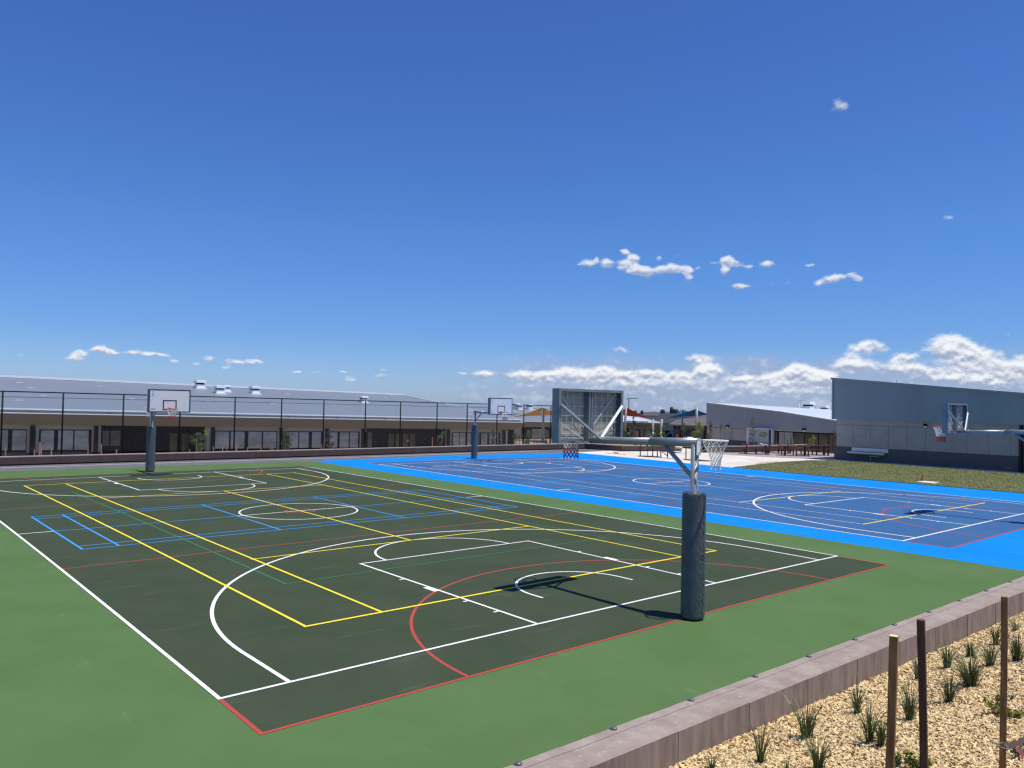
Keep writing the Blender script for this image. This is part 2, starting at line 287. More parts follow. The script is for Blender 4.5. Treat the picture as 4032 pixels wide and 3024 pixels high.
G['blade2'] = mat('grass_blade_grey', (.14, .20, .12), .5, col2=(.20, .25, .14), vscale=14)
G['bark'] = mat('bark', (.12, .08, .05), .9, var=.2, vscale=20)
G['lawn'] = mat('lawn', (.095, .118, .032), .95, col2=(.145, .145, .052), vscale=1.2, bump=.02, bscale=18, stretch=(1, 1.6, 1))
G['lawnb'] = mat('lawn_blade', (.095, .12, .03), .8, col2=(.175, .17, .062), vscale=1.3)
G['far'] = mat('far_ground', (.13, .14, .08), .95, col2=(.2, .18, .12), vscale=.05)
G['tile'] = mat('grey_roof_tile', (.075, .078, .088), .7, var=.12, vscale=1.5)
G['tiled'] = mat('dark_roof_tile', (.030, .033, .042), .7, var=.12, vscale=1.5)
G['tileb'] = mat('brown_roof_tile', (.115, .105, .10), .8, var=.15, vscale=1.5)
G['brick'] = mat('pale_brick', (.32, .29, .24), .85, var=.1, vscale=1)
G['redwood'] = ribbed(mat('timber_fence', (.10, .04, .02), .8, var=.15, vscale=3), 1, .2, .02)
def cloth(name, col):
    m = mat(name, col, .8, var=.05, vscale=1); nt = m.node_tree; b = nt.nodes['Principled BSDF']
    tr = nt.nodes.new('ShaderNodeBsdfTranslucent'); tr.inputs[0].default_value = (*col, 1); mx = nt.nodes.new('ShaderNodeMixShader'); mx.inputs[0].default_value = .35
    nt.links.new(b.outputs[0], mx.inputs[1]); nt.links.new(tr.outputs[0], mx.inputs[2]); nt.links.new(mx.outputs[0], nt.nodes['Material Output'].inputs[0]); return m
G['sailo'] = cloth('orange_sail', (.32, .15, .04)); G['sailc'] = cloth('cream_sail', (.62, .50, .28)); G['sailr'] = cloth('red_sail', (.17, .022, .014))
G['sailb'] = cloth('navy_sail', (.008, .05, .13)); G['saill'] = cloth('light_blue_sail', (.02, .16, .36))
G['postw'] = mat('sail_post', (.30, .29, .28), .45, metal=.1, var=.05)
G['redp'] = mat('red_paint', (.50, .03, .02), .4)
G['lamp'] = mat('lamp_glow', (1, .8, .5)); G['lamp'].node_tree.nodes['Principled BSDF'].inputs['Emission Color'].default_value = (1, .75, .4, 1); G['lamp'].node_tree.nodes['Principled BSDF'].inputs['Emission Strength'].default_value = .8
G['meshw'] = mat('fence_mesh_wire', (.19, .205, .23), .5, metal=.2)
G['timberd'] = mat('dark_hardwood', (.085, .045, .02), .8, col2=(.17, .095, .045), vscale=6, stretch=(8, 8, .6), bump=.002, bscale=30, bstretch=(8, 8, .5))
G['stud'] = mat('zinc_stud', (.16, .18, .19), .45, metal=.5)
G['hess'] = mat('hessian', (.20, .17, .13), .95, bump=.003, bscale=120); G['pink'] = mat('pink_tag', (.75, .25, .25), .6); G['yellowh'] = mat('yellow_plastic', (.60, .38, .02), .5)
G['cone'] = mat('orange_plastic', (.75, .16, .05), .5); G['cream'] = mat('cream_plastic', (.70, .66, .55), .6); G['stone'] = mat('round_stone', (.25, .17, .12), .8, col2=(.5, .46, .42), vscale=12)
G['steel'] = mat('stainless_steel', (.50, .53, .55), .3, metal=.7)

# ------------------------------------------------------------------ ground and courts
MAPS = {'g': [[7.6903, 13.9193], [7.5636, 0.0745], [0.0149, 13.9593], [0.0815, 0.0943], [-0.1152, -0.054], [-0.0715, 0.0823]],
        'b': [[26.2055, 13.6231], [6.8742, -0.3121], [0.345, 13.9885], [0.0088, -0.232], [-0.3364, -0.0264], [0.0027, 0.2739]]}
def cm(k, x, y):     # plan of a court (15 x 28 m) -> where it is laid on the site
    a = (x-7.5)/7.5; b = (y-14)/14; w = (1, a, b, a*b, a*a, b*b); c = MAPS[k]
    return (sum(w[i]*c[i][0] for i in range(6)), sum(w[i]*c[i][1] for i in range(6)))
def dense(pts, step=.8, closed=False):
    out = []; n = len(pts)
    for i in range(n if closed else n-1):
        a = pts[i]; b = pts[(i+1) % n]; L = math.dist(a, b); k = max(1, int(L/step))
        out += [(a[0]+(b[0]-a[0])*j/k, a[1]+(b[1]-a[1])*j/k) for j in range(k)]
    if not closed: out.append(pts[-1])
    return out
g = MB(); RR = [0, 60, 120, 200, 320, 520, 900, 1500]; ZZ = [-.9, -.9, -1.3, -2.6, -6, -13, -30, -60]; na = 48      # the land falls away from the school
for i in range(len(RR)-1):
    for j in range(na):
        q = [(RR[a], ZZ[a], 2*math.pi*(b % na)/na) for a, b in ((i, j), (i+1, j), (i+1, j+1), (i, j+1))]
        q = [(20+r*math.cos(t_), 20+r*math.sin(t_), z) for r, z, t_ in q]; g.face(q[1:] if i == 0 else q, sm=True)
struct(g, 'ground', G['far'])
g = MB(); g.face([(-60, -4.5, 0), (42.4, -4.5, 0), (42.4, 30.6, 0), (41.9, 36, 0), (-60, 36.6, 0)]); struct(g, 'asphalt_path', G['asphalt'])
BE = [(36.6, -30), (36.6, 2.2), (36.3, 11.45), (36.75, 17.2), (37.86, 31.47)]
GB = [(16.9, -4.4), (16.93, -3.4), (17.24, 16.6), (17.25, 32.2)]
g = MB(); g.face([(-40, -4.4, .004)]+[(x, y, .004) for x, y in GB]+[(2.1, 32.6, .004), (-40, 33.4, .004)]); struct(g, 'green_court_surround', G['green'])
g = MB(); g.face([(x, y, .004) for x, y in reversed(GB)]+[(x, y, .004) for x, y in [(36.6, -4.4)]+BE[1:]]+[(27.8, 32.42, .004)]); struct(g, 'light_blue_court_surround', G['lblue'])
for k, nm, mt in (('g', 'dark_green_court', G['dark']), ('b', 'blue_court', G['blue'])):
    P = dense([(0, -1.25), (15, -1.25), (15, 29.25), (0, 29.25)], 1, True)
    g = MB(); g.face([(*cm(k, x, y), .0070) for x, y in P]); struct(g, nm, mt)
class Lines:
    def __init__(s, k, z): s.k = k; s.z = z; s.mb = MB(); s.n = 0
    def line(s, pts, w=.05, cap=True):
        if cap and len(pts) >= 2:
            def extd(a, b):
                L = math.dist(a, b); return (a[0]-(b[0]-a[0])/L*w/2, a[1]-(b[1]-a[1])/L*w/2)
            pts = [extd(pts[0], pts[1])]+list(pts[1:-1])+[extd(pts[-1], pts[-2])]
        z = s.z+.00006*(s.n % 24); s.n += 1
        n = len(pts); off = []
        for i in range(n):
            a = pts[max(i-1, 0)]; b = pts[min(i+1, n-1)]; dx, dy = b[0]-a[0], b[1]-a[1]; L = math.hypot(dx, dy); nx, ny = -dy/L, dx/L
            off.append(((pts[i][0]+nx*w/2, pts[i][1]+ny*w/2), (pts[i][0]-nx*w/2, pts[i][1]-ny*w/2)))
        for i in range(n-1):
            q = [off[i][1], off[i+1][1], off[i+1][0], off[i][0]]
            s.mb.face([(*cm(s.k, *p), z) for p in q])
        return s
    def seg(s, x0, y0, x1, y1, w=.05, cap=True): return s.line(dense([(x0, y0), (x1, y1)], 1.0), w, cap)
    def arc(s, cx, cy, r, a0, a1, w=.05, n=48): return s.line([(cx+r*math.cos(math.radians(a0+(a1-a0)*i/n)), cy+r*math.sin(math.radians(a0+(a1-a0)*i/n))) for i in range(n+1)], w, False)
for k, pre in (('g', 'green'), ('b', 'blue')):
    R_ = Lines(k, .0085); W = Lines(k, .0130); Y = Lines(k, .0146); B = Lines(k, .0100); V = Lines(k, .0115); Y2 = Lines(k, .0162)
    t = .052 if k == 'g' else .062
    # netball (red)
    R_.seg(0, -1.25, 15, -1.25, t); R_.seg(0, 29.25, 15, 29.25, t)
    for x in (0, 15): R_.seg(x, -1.25, x, -.03, t, False); R_.seg(x, 28.03, x, 29.25, t, False)
    for y in (14-5.083, 14+5.083): R_.seg(0, y, 15, y, .04)
    R_.arc(7.5, -1.25, 4.77, 0, 180, t, 64); R_.arc(7.5, 29.25, 4.9, 180, 360, t, 64); R_.arc(7.5, 14, .45, 0, 360, t)
    # basketball (white)
    W.seg(0, 0, 15, 0, t); W.seg(0, 28, 15, 28, t); W.seg(0, 0, 0, 28, t); W.seg(15, 0, 15, 28, t)
    W.seg(0, 14, .8, 14, t, False); W.seg(14.2, 14, 15, 14, t, False); W.seg(5.52, 14, 9.48, 14, t, False); W.arc(7.5, 14, 1.8, 0, 360, t, 72)
    for s_ in (1, -1):
        fy = (lambda y: y) if s_ == 1 else (lambda y: 28-y)
        pts = [(.86, fy(0)), (.85, fy(.8))]+[(7.5-6.66*math.cos(math.radians(q)), fy(1.575+6.78*math.sin(math.radians(q)))) for q in np.linspace(0, 180, 100)]+[(14.15, fy(.8)), (14.13, fy(0))]
        W.line(pts, t+.008, False)
        for x in (5.05, 9.95):
            W.seg(x, fy(0), x, fy(5.8), t)
            o = -1 if x < 7 else 1
            for yy in (.99, 1.86, 4.0): W.seg(x+o*.02, fy(yy), x+o*.13, fy(yy), t, False)
            W.seg(x+o*.07, fy(2.78), x+o*.07, fy(3.16), .12, False)
        W.seg(5.05, fy(5.8), 9.95, fy(5.8), t)
        W.line([(7.5-1.8*math.cos(math.radians(q)), fy(5.8+1.8*math.sin(math.radians(q)))) for q in np.linspace(0, 180, 48)], t, False)
        W.line([(6.25, fy(1.2))]+[(7.5-1.25*math.cos(math.radians(q)), fy(1.5+1.25*math.sin(math.radians(q)))) for q in np.linspace(0, 180, 40)]+[(8.75, fy(1.2))], t, False)
    # tennis (yellow; paler lengthwise lines on the blue court)
    yl = 2.13; ey = .02
    Y.seg(2.06, yl, 12.985, yl, .06); Y.seg(2.03, 28-2.1, 12.985, 28-2.1, t)
    for x in (2.03, 3.39, 11.6, 12.985):
        ww = t; (Y if k == 'g' else Y2).seg(x+(.03 if x < 4 else 0), yl, x, 28-2.1, ww, False)
    for y in (7.6, 20.4): Y.seg(3.385, y, 11.6, y, t)
    (Y if k == 'g' else Y2).seg(7.5, 7.6, 7.5, 20.4, t)
    # volleyball (green)
    V.line(dense([(3, 5), (12, 5)], 1), .045); V.seg(3, 23, 12, 23, .045); V.seg(3, 5, 3, 23, .045); V.seg(12, 5, 12, 23, .045)
    # badminton (blue)
    for y in (10.95, 11.41, 16.59, 17.05): B.seg(.8, y, 14.1, y, .045)
    for x in (.8, 1.56, 5.52, 9.48, 13.36, 14.1): B.seg(x, 10.95, x, 17.05, .05)
    B.seg(.8, 14, 5.52, 14, .045); B.seg(9.48, 14, 14.1, 14, .045)
    struct(R_.mb, f'red_lines_on_{pre}_court', G['pred']); struct(W.mb, f'white_lines_on_{pre}_court', G['pwhite'])
    struct(Y.mb, f'yellow_lines_on_{pre}_court', G['pyellow']); struct(B.mb, f'blue_lines_on_{pre}_court', G['pblue'])
    if k == 'g': struct(V.mb, 'green_lines_on_green_court', G['pgreen'])
    else: struct(Y2.mb, 'pale_lines_on_blue_court', mat('line_pale_yellow', (.55, .56, .50), .6))
g = MB(); P = [(-14, 34.75), (2.4, 34.52), (7.4, 34.42), (14.5, 34.02), (21.6, 33.78), (31, 33.9), (36.5, 33.85)]
for a, b in zip(P, P[1:]): g.face([(a[0], a[1]-.05, .006), (b[0], b[1]-.05, .006), (b[0], b[1]+.05, .006), (a[0], a[1]+.05, .006)])
struct(g, 'white_path_line', G['pwhite'])
# plaza slab beyond the blue court, lawn and paving
g = MB(); g.face([(x+.0, y, -.004 if False else .002) for x, y in [(36.6, -30), (50.5, -30), (50.5, 17), (56, 17), (56, 34), (42.0, 34), (42.15, 31.84)]]+[(37.86, 31.5, .002)]+[(x, y, .002) for x, y in reversed(BE[1:-1])])
g.face([(56, 12, .002), (75, 12, -.75), (75, 45, -.75), (56, 34, .002)]); struct(g, 'concrete_plaza', G['concrete'])
g = MB(); g.face([(47.165, 24.218, .008), (47.884, 21.312, .008), (48.97, 19.17, .008), (51.9, 18.6, .008), (56, 18, .008), (56, 25.3, .008), (50, 26.0, .008), (47.4, 26.4, .008)]); g.face([(56, 18, .008), (66, 17, -.38), (66, 24, -.38), (56, 25.3, .008)]); struct(g, 'pink_paving', G['paving'])
LP = [(36.62, -14), (49.55, -14), (49.5, 6.3), (49.25, 17.1), (47.6, 18.2), (44.0, 18.27), (41, 17.92), (38.5, 17.5), (36.8, 17.25), (36.32, 11.45), (36.53, 2.2)]
g = MB(); g.face([(x, y, .03) for x, y in LP]); 
for a, b in zip(LP, LP[1:]+LP[:1]): g.face([(a[0], a[1], .0), (b[0], b[1], .0), (b[0], b[1], .03), (a[0], a[1], .03)])
struct(g, 'lawn', G['lawn'])
g = MB(); r2 = random.Random(3)
def inpoly(x, y, P):
    c = False
    for (a, b), (d, e) in zip(P, P[1:]+P[:1]):
        if (b > y) != (e > y) and x < (d-a)*(y-b)/(e-b)+a: c = not c
    return c
cnt = 0
while cnt < 26000:
    x = r2.uniform(36.3, 49.6); y = r2.uniform(-2, 18.3)
    if not inpoly(x, y, LP): continue
    cl = noise.noise(Vector((x*1.1, y*1.1, 0)))+.5*noise.noise(Vector((x*4, y*4, 3)))
    if cl < -.3 and r2.random() < .4: continue
    h = r2.uniform(.012, .03)*(1.0+max(0, cl)*.8); a = r2.uniform(0, 6.28); w = r2.uniform(.012, .03); lx, ly = r2.uniform(-.03, .03), r2.uniform(-.03, .03)
    g.face([(x-math.cos(a)*w, y-math.sin(a)*w, .028), (x+math.cos(a)*w, y+math.sin(a)*w, .028), (x+lx, y+ly, .03+h)]); cnt += 1
tag(g.build('lawn_grass', G['lawnb']), kind='stuff')
tag(MB().box(37.0, 37.9, 6.2, 6.95, .03, .075).build('access_cover', G['cream']), 'square cream access cover lying in the lawn beside the light blue border', 'cover')
g = MB(); g.face([(37.85, 6.95, .03), (38.0, 7.1, .03), (37.93, 7.0, .36)]); g.face([(38.0, 7.1, .03), (37.85, 6.95, .03), (37.9, 7.05, .36)]); g.bar((37.92, 7.02, .03), (37.92, 7.02, .4), .02, .02)
tag(g.build('marker_flag', G['cone']), 'tiny orange marker flag standing in the lawn behind the cream cover', 'flag')

# ------------------------------------------------------------------ near garden slope
def wy(x): return -4.19-.009*(x-3.4)          # inner edge of the near wall
def gzg(x, y):
    d = max(0., (wy(x)-.41)-y); base = .145-.0105*max(0, x-2)
    return base+.235*d+.03*max(0, d-3)**2*.6+.018*noise.noise(Vector((x*1.3, y*1.3, 0)))
def ongarden(p):
    d = ray(*p); t = 4.
    for i in range(60):
        q = CV+d*t; t += (q.z-gzg(q.x, q.y))/(-d.z+.12)*.7
    q = CV+d*t; return Vector((q.x, q.y, gzg(q.x, q.y)))
g = MB(); nx, ny = 110, 40
for i in range(nx):
    for j in range(ny):
        X = [-12+i*.36, -12+(i+1)*.36]; f = lambda x, jj: (wy(x)-.38)-jj*.2
        q = [(X[0], f(X[0], j)), (X[1], f(X[1], j)), (X[1], f(X[1], j+1)), (X[0], f(X[0], j+1))]
        g.face([(x, y, gzg(x, y)) for x, y in reversed(q)], sm=True)
struct(g, 'garden_soil', G['mulchbed'])
g = MB(); r3 = random.Random(11)
def chip(x, y, big=1.):
    z = gzg(x, y)+r3.uniform(-.002, .018); L = r3.uniform(.009, .029)*big; w = L*r3.uniform(.22, .5); a = r3.uniform(0, 6.283); tl = r3.gauss(0, .35); tr = r3.gauss(0, .4)
    ux = Vector((math.cos(a), math.sin(a), tl)).normalized(); uy = Vector((-math.sin(a), math.cos(a), tr)).normalized(); c = Vector((x, y, z)); up = ux.cross(uy)*.004
    m = r3.choices((0, 1, 2), (.54, .31, .15))[0]
    A = [c-ux*L-uy*w*.6, c+ux*L*.9-uy*w, c+ux*L+uy*w*.7, c-ux*L*.8+uy*w]; i = len(g.v)
    g.v += [tuple(p+up) for p in A]+[tuple(p-up) for p in A]
    for q in ((0, 1, 2, 3), (4, 5, 1, 0), (5, 6, 2, 1), (6, 7, 3, 2), (7, 4, 0, 3)): g.f.append(tuple(i+k for k in q)); g.m.append(m); g.s.append(False)
n = 0
while n < 90000:
    x = r3.uniform(.2, 15.5); d = r3.uniform(.0, 3.4); y = wy(x)-.41-d
    v = Vector((x, y, gzg(x, y)))-CV; dep = v.dot(CF); u_ = 2016+FPX*v.dot(CR)/dep; w_ = 1512-FPX*v.dot(CU)/dep
    if u_ < 2500 or u_ > 4250 or w_ > 3200: continue
    if dep > 9 and r3.random() < .45: continue
    chip(x, y, 1.0 if dep < 9 else 1.25); n += 1
tag(g.build('wood_mulch', [G['chipA'], G['chipB'], G['chipC']]), kind='stuff')

# near seat wall, in cast bays 2.4 m long with a chamfered nose
t = thing('concrete_seat_wall', (7, wy(7)-.2, 0), 'long pinkish concrete seat wall between the green court and the wood mulch', 'wall')
g = MB(); gt = MB(); x0 = -5.71-1.2*2
while x0 < 26:
    xa, xb = x0+.0025, x0+1.2-.0025; hz = .468-.0035*(x0-2.6)
    for (A, B_) in ((xa, xb),):
        ya, yb = wy(A), wy(B_); c = .022
        prof = lambda x, y_: [(x, y_-.41, -.2), (x, y_-.41, hz-c), (x, y_-.41+c, hz), (x, y_, hz), (x, y_, -.2)]
        P0, P1 = prof(A, ya), prof(B_, yb)
        g.face([P0[0], P1[0], P1[1], P0[1]]); g.face([P0[1], P1[1], P1[2], P0[2]], 2); gt.face([P0[2], P1[2], P1[3], P0[3]]); g.face([P0[3], P1[3], P1[4], P0[4]], 2)
    x0 += 1.2

for k_ in range(30):
    xa = -5.7+1.2*k_; xb = xa+1.2
    g.box(xa-.003, xb+.003, min(wy(xa), wy(xb))-.36, min(wy(xa), wy(xb))-.04, -.25, .33, 1)

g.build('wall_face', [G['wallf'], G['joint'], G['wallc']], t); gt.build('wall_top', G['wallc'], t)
gj = MB(); ge = MB()
for k_ in range(30):
    x = -5.71+1.2*k_; hz = .468-.0035*(x-2.6); y = wy(x)
    gj.box(x-.004, x+.004, y-.385, y-.003, hz-.002, hz+.0015); w_ = r3.uniform(.006, .012)
    if k_ % 2 or r3.random() < .6: ge.face([(x-w_, y-.4128, .0), (x+w_*.6, y-.4128, .0), (x+w_*.5, y-.4128, hz-.03), (x-w_*.5, y-.4128, hz-.03)])
    gj.box(x-.0035, x+.0035, y-.4135, y-.40, -.1, hz-.024)
    gj.face([(x, wy(x)-.118, hz+.002), (x+1.2, wy(x+1.2)-.118, hz+.002), (x+1.2, wy(x+1.2)-.1145, hz+.002), (x, wy(x)-.1145, hz+.002)])
gj.build('joint', G['joint'], t); ge.build('lime_streak', mat('lime_streak', (.46, .42, .38), .9, var=.2, vscale=12), t)
for i in range(12):
    x = .99+1.204*i; g = MB(); y = wy(x)-.035; hz = .468-.0035*(x-2.6)
    g.tube([(x, y, hz-.005), (x, y, hz+.016), (x, y, hz+.026)], [.030, .030, .022], 12); g.box(x-.036, x+.036, y-.012, y+.034, hz-.02, hz+.012)
    tag(g.build('skate_stopper', G['stud']), f'{ORD[i]} metal skate stopper along the near wall, counted from the bottom of the photo', 'skate stopper', 'skate stoppers along the near wall')

# far seat wall
def seatwall(name, label, P, h, th=.4, dep=0):
    t = thing(name, (P[0][0], P[0][1], 0), label, 'wall'); b = MB(); c = MB(); pl = MB()
    for (a, d) in zip(P, P[1:]):
        v = Vector((d[0]-a[0], d[1]-a[1], 0)); L = v.length; v /= L; nn = Vector((-v.y, v.x, 0)); A = Vector((*a, 0)); D_ = Vector((*d, 0))
        b.prism([A, A+nn*th, D_+nn*th, D_], (0, 0, 1)); b.v[-8:] = [(x, y, .07 if z == 0 else h-.04) for x, y, z in b.v[-8:]]
        pl.prism([A+nn*.06, A+nn*(th-.02), D_+nn*(th-.02), D_+nn*.06], (0, 0, .08)); 
        pl.v[-8:] = [(x, y, z-.01) for x, y, z in pl.v[-8:]]
        c.prism([A-nn*.004-v*.003, A+nn*(th+.003)-v*.003, D_+nn*(th+.003)+v*.003, D_-nn*.004+v*.003], (0, 0, 1)); c.v[-8:] = [(x, y, h-.0415 if z == 0 else h) for x, y, z in c.v[-8:]]
    b.build('wall_body', G['farwall'], t); c.build('coping', G['farcap'], t); pl.build('shaded_plinth', G['black'], t)  # plinth coloured black for the shadow in the base recess
seatwall('far_seat_wall', 'long dark brown concrete seat wall behind the path, below the chain link fence', [(-12, 36.1), (2.5, 35.74), (13.5, 35.3), (20.8, 35.06), (31, 34.95), (42.0, 34.4), (42.42, 30.85), (46.9, 29.2)], .445)
seatwall('courtyard_seat_wall', 'brown concrete seat wall behind the picnic tables', [(47.3, 27.2), (49.99, 26.1), (51.2, 25.77), (54, 25.4), (60, 25.0)], .5, .5)
# garden bed behind the far wall, falling to the lower ground
g = MB(); 
for (xa, ya), (xb, yb) in zip([(-12, 36.3), (20, 35.4), (41.9, 34.8)], [(20, 35.4), (41.9, 34.8), (42.5, 34.7)]):
    g.face([(xa, ya, .22), (xb, yb, .22), (xb, 39.5, .12), (xa, 39.5, .12)]); g.face([(xa, 39.5, .12), (xb, 39.5, .12), (xb, 43, -.72), (xa, 43, -.72)]); g.face([(xa, 43, -.72), (xb, 43, -.72), (xb, 75, -.72), (xa, 75, -.72)])
g.face([(42.5, 31.2, .22), (47, 29.6, .22), (52, 34, .0), (42.5, 36, .12)]); g.face([(42.5, 36, .12), (52, 34, 0), (60, 60, -.72), (42.5, 60, -.72)]); g.face([(52, 34, 0), (60, 36, -.6), (75, 60, -.74), (60, 60, -.72)])
g.face([(50, 26.6, .3), (60, 25.5, .3), (61.5, 38, -.3), (52, 34, .02)])
struct(g, 'garden_bed', G['soil'])

# ------------------------------------------------------------------ combined basketball and netball posts
def hoop(loc, rz, label, tri=True, seed=1, dz=0.):
    t = thing('basketball_post', (0, 0, 0), label, 'basketball post', 'basketball posts at the court ends'); rr = random.Random(seed)
    g = MB(); g.tube([(0, 0, 0), (0, 0, 2.965)], .068, 20); g.build('pole', G['galv'], t)
    # quilted pad: creases run in diagonals away from the laced seam
    g = MB(); nA, nZ, Hh = 120, 260, 2.12; sa = math.radians(-92)       # seam direction
    cam_side = math.radians(100)
    for k in range(nZ+1):
        z = .03+(Hh-.03)*k/nZ
        for j in range(nA):
            a = 2*math.pi*j/nA; da = (a-sa+math.pi) % (2*math.pi)-math.pi
            r = .198
            e = min(z-.03, Hh-z); r -= .02*math.exp(-e/.018)
            fade = math.exp(-(da/.62)**2)*(.3+.7*min(1, max(0, (2.05-z)/.25)))
            if rz: fade = max(fade, .75*math.exp(-((abs((a-cam_side+math.pi) % (2*math.pi)-math.pi)-.0)/1.2)**2))
            jx = noise.noise(Vector((da*2, z*2.2, seed)))*1.2
            s1 = (1-abs(math.sin(z*19+da*7+jx*1.3)))**2.5; s2 = (1-abs(math.sin(z*17-da*8+jx*1.6+1.3)))**2.5
            am = .6+.6*noise.noise(Vector((da*3, z*5, seed+4)))
            r += fade*am*.0135*(max(s1, s2)-.25)+.004*noise.noise(Vector((math.cos(a)*3, math.sin(a)*3, z*4)))
            if abs(da) < .06: r -= .02
            g.v.append((r*math.cos(a), r*math.sin(a), z))
    for k in range(nZ):
        for j in range(nA):
            j2 = (j+1) % nA; g.f.append((k*nA+j, k*nA+j2, (k+1)*nA+j2, (k+1)*nA+j)); g.m.append(0); g.s.append(True)
    g.face([g.v[nZ*nA+j] for j in range(nA)], 0); g.face([g.v[j] for j in reversed(range(nA))], 0)
    g.bar((.176*math.cos(sa), .176*math.sin(sa), .05), (.176*math.cos(sa), .176*math.sin(sa), 2.1), .012, .012, (1, 0, 0), 1)
    pad = g.build('padding', [G['pad'], G['seam']], t)
    # arm
    zA = lambda y: 2.965-.034*y
    g = MB(); g.tube([(0, -.075, zA(-.07)-.005), (0, .94, zA(.94))], .074, 20); g.tube([(0, .93, zA(.93)), (0, 2.42, zA(2.42))], .065, 20)
    g.tube([(0, 2.02, zA(2.02)), (0, 2.05, zA(2.05))], .070, 16)
    for y in (.70, .95): g.tube([(0, y, zA(y)+.07), (0, y, zA(y)+.088)], .013, 6, m=1)
    g.build('arm', [G['galv'], G['wpaint_sunlit']], t)
    g = MB(); g.tube([(0, .045, 2.38), (0, .66, zA(.66)-.04)], .038, 14); g.build('brace', G['galv'], t)
    # backboard
    zb, zt, yf, yb = 2.835+dz, 3.855+dz, 2.555, 2.385; hw = .895
    g = MB(); g.box(-hw+.03, hw-.03, yf-.008, yf, zb+.03, zt-.03); bd = g.build('backboard', G['bback'], t)
    g = MB(); w = .055
    for s in (-1, 1):
        x = s*hw; xi = s*(hw-.006); xa = sorted((x, xi))
        g.box(xa[0], xa[1], yb, yf+.01, zb, zt); xa = sorted((x, s*(hw-w)))
        g.box(xa[0], xa[1], yb-.004, yb+.004, zb, zt); g.box(xa[0], xa[1], yb+.075, yb+.082, zb+.01, zt-.01)
        xa = sorted((s*(hw-w+.006), s*(hw-w))); g.box(xa[0], xa[1], yb+.004, yb+.03, zb, zt)
        xa = sorted((s*.012, s*.060)); g.box(xa[0], xa[1], yb+.03, yb+.10, zb+.07, zt-.04); xa = sorted((s*.060, s*.066)); g.box(xa[0], xa[1], yb+.02, yf-.01, zb+.06, zt-.045)
    g.box(-hw+.007, hw-.007, yb, yf+.01, zt-.006, zt+.001); g.box(-hw+w, hw-w, yb-.002, yb+.006, zt-.05, zt-.006)
    g.box(-hw+.007, hw-.007, yb, yf+.01, zb-.001, zb+.006); g.box(-hw+w, -.03, yb-.002, yb+.006, zb+.006, zb+.036); g.box(.1, hw-w, yb-.002, yb+.006, zb+.006, zb+.036)
    g.build('frame', G['galvd'], bd)
    g = MB(); yw = yf-.045
    zs = [zt-.045-(zt-zb-.09)*f for f in (.12, .31, .50, .645, .79, .86, .94)]
    for z in zs:
        for s in (-1, 1): a, b = sorted((s*.07, s*(hw-.01))); g.bar((a, yw, z), (b, yw, z), .010, .008)
    for f in (.1, .22, .40, .60, .82):
        for s in (-1, 1): g.bar((s*(.07+(hw-.08)*(1-f)), yw+.007, zb+.04), (s*(.07+(hw-.08)*(1-f)), yw+.007, zt-.05), .010, .008)
    for s in (-1, 1):
        g.bar((s*.80, yw-.008, zt-.06), (s*.10, yw-.008, zb+.28), .022, .004, (0, 1, 0)); g.bar((s*.82, yw-.014, zb+.42), (s*.10, yw-.014, zb+.06), .022, .004, (0, 1, 0))
        for zz in (zs[0], zs[4]):
            for f in (.1, .22): 
                cx = s*(.07+(hw-.08)*(1-f)); g.tube([(cx+.016*math.cos(q), yw-.01, zz+.016*math.sin(q)) for q in np.linspace(0, 2*math.pi, 11)[:-1]], .004, 5, closed=True)
        for x in (.18, .38, .62): g.box(s*x-.045, s*x+.045, yf-.07, yf-.012, zs[1]+.004, zs[1]+.012, 1)  # white tabs paint the sunlight that comes through the panel slots
    g.build('mesh_grid', [G['wire'], G['wpaint_sunlit']], bd)
    g = MB(); g.box(-hw+.012, hw-.012, yf+.0005, yf+.012, zb+.008, zt-.008); fr = g.build('front_panel', G['bwhite'], bd)
    g = MB(); y0, y1 = yf+.012, yf+.0145
    g.box(-hw+.012, hw-.012, y0, y1, zt-.05, zt-.008); g.box(-hw+.012, hw-.012, y0, y1, zb+.008, zb+.05); g.box(-hw+.012, -hw+.055, y0, y1, zb+.05, zt-.05); g.box(hw-.055, hw-.012, y0, y1, zb+.05, zt-.05)
    a, zl, zh = .295, zb+.10, zb+.55
    for q in ((-a, a, zh-.05, zh), (-a, a, zl, zl+.05), (-a, -a+.05, zl+.05, zh-.05), (a-.05, a, zl+.05, zh-.05)): g.box(q[0], q[1], y0, y1, q[2], q[3])
    g.build('board_marking', G['bline'], bd)
    g = MB(); X = hw-.16                      # seen from the court the stickers sit at the top left and bottom left
    g.box(X-.09, X+.05, y0, y1-.001, zt-.33, zt-.08, 1)
    for i in range(3): g.box(X-.075+.01*i, X+.035-.01*i, y1, y1+.0006, zt-.105-.018*i, zt-.097-.018*i, 0)
    g.tube([(X-.02+.035*math.cos(q), y1, zt-.21+.035*math.sin(q)) for q in np.linspace(0, 6.283, 17)[:-1]], .005, 5, closed=True); g.tube([(X-.03, y1, zt-.24), (X-.02, y1, zt-.21), (X-.012, y1, zt-.18)], .008, 5)
    for i in range(2): g.box(X-.07, X+.03, y1, y1+.0006, zt-.275-.02*i, zt-.268-.02*i, 0)
    g.build('sticker', [G['sticker'], G['bwhite']], bd); g = MB()
    g.box(X-.11, X+.06, y0, y1, zb+.12, zb+.16, 0); g.box(X-.11, X+.06, y0, y1, zb+.165, zb+.18, 0)
    g.build('sticker', [G['sticker'], G['bwhite']], bd)
    g = MB()
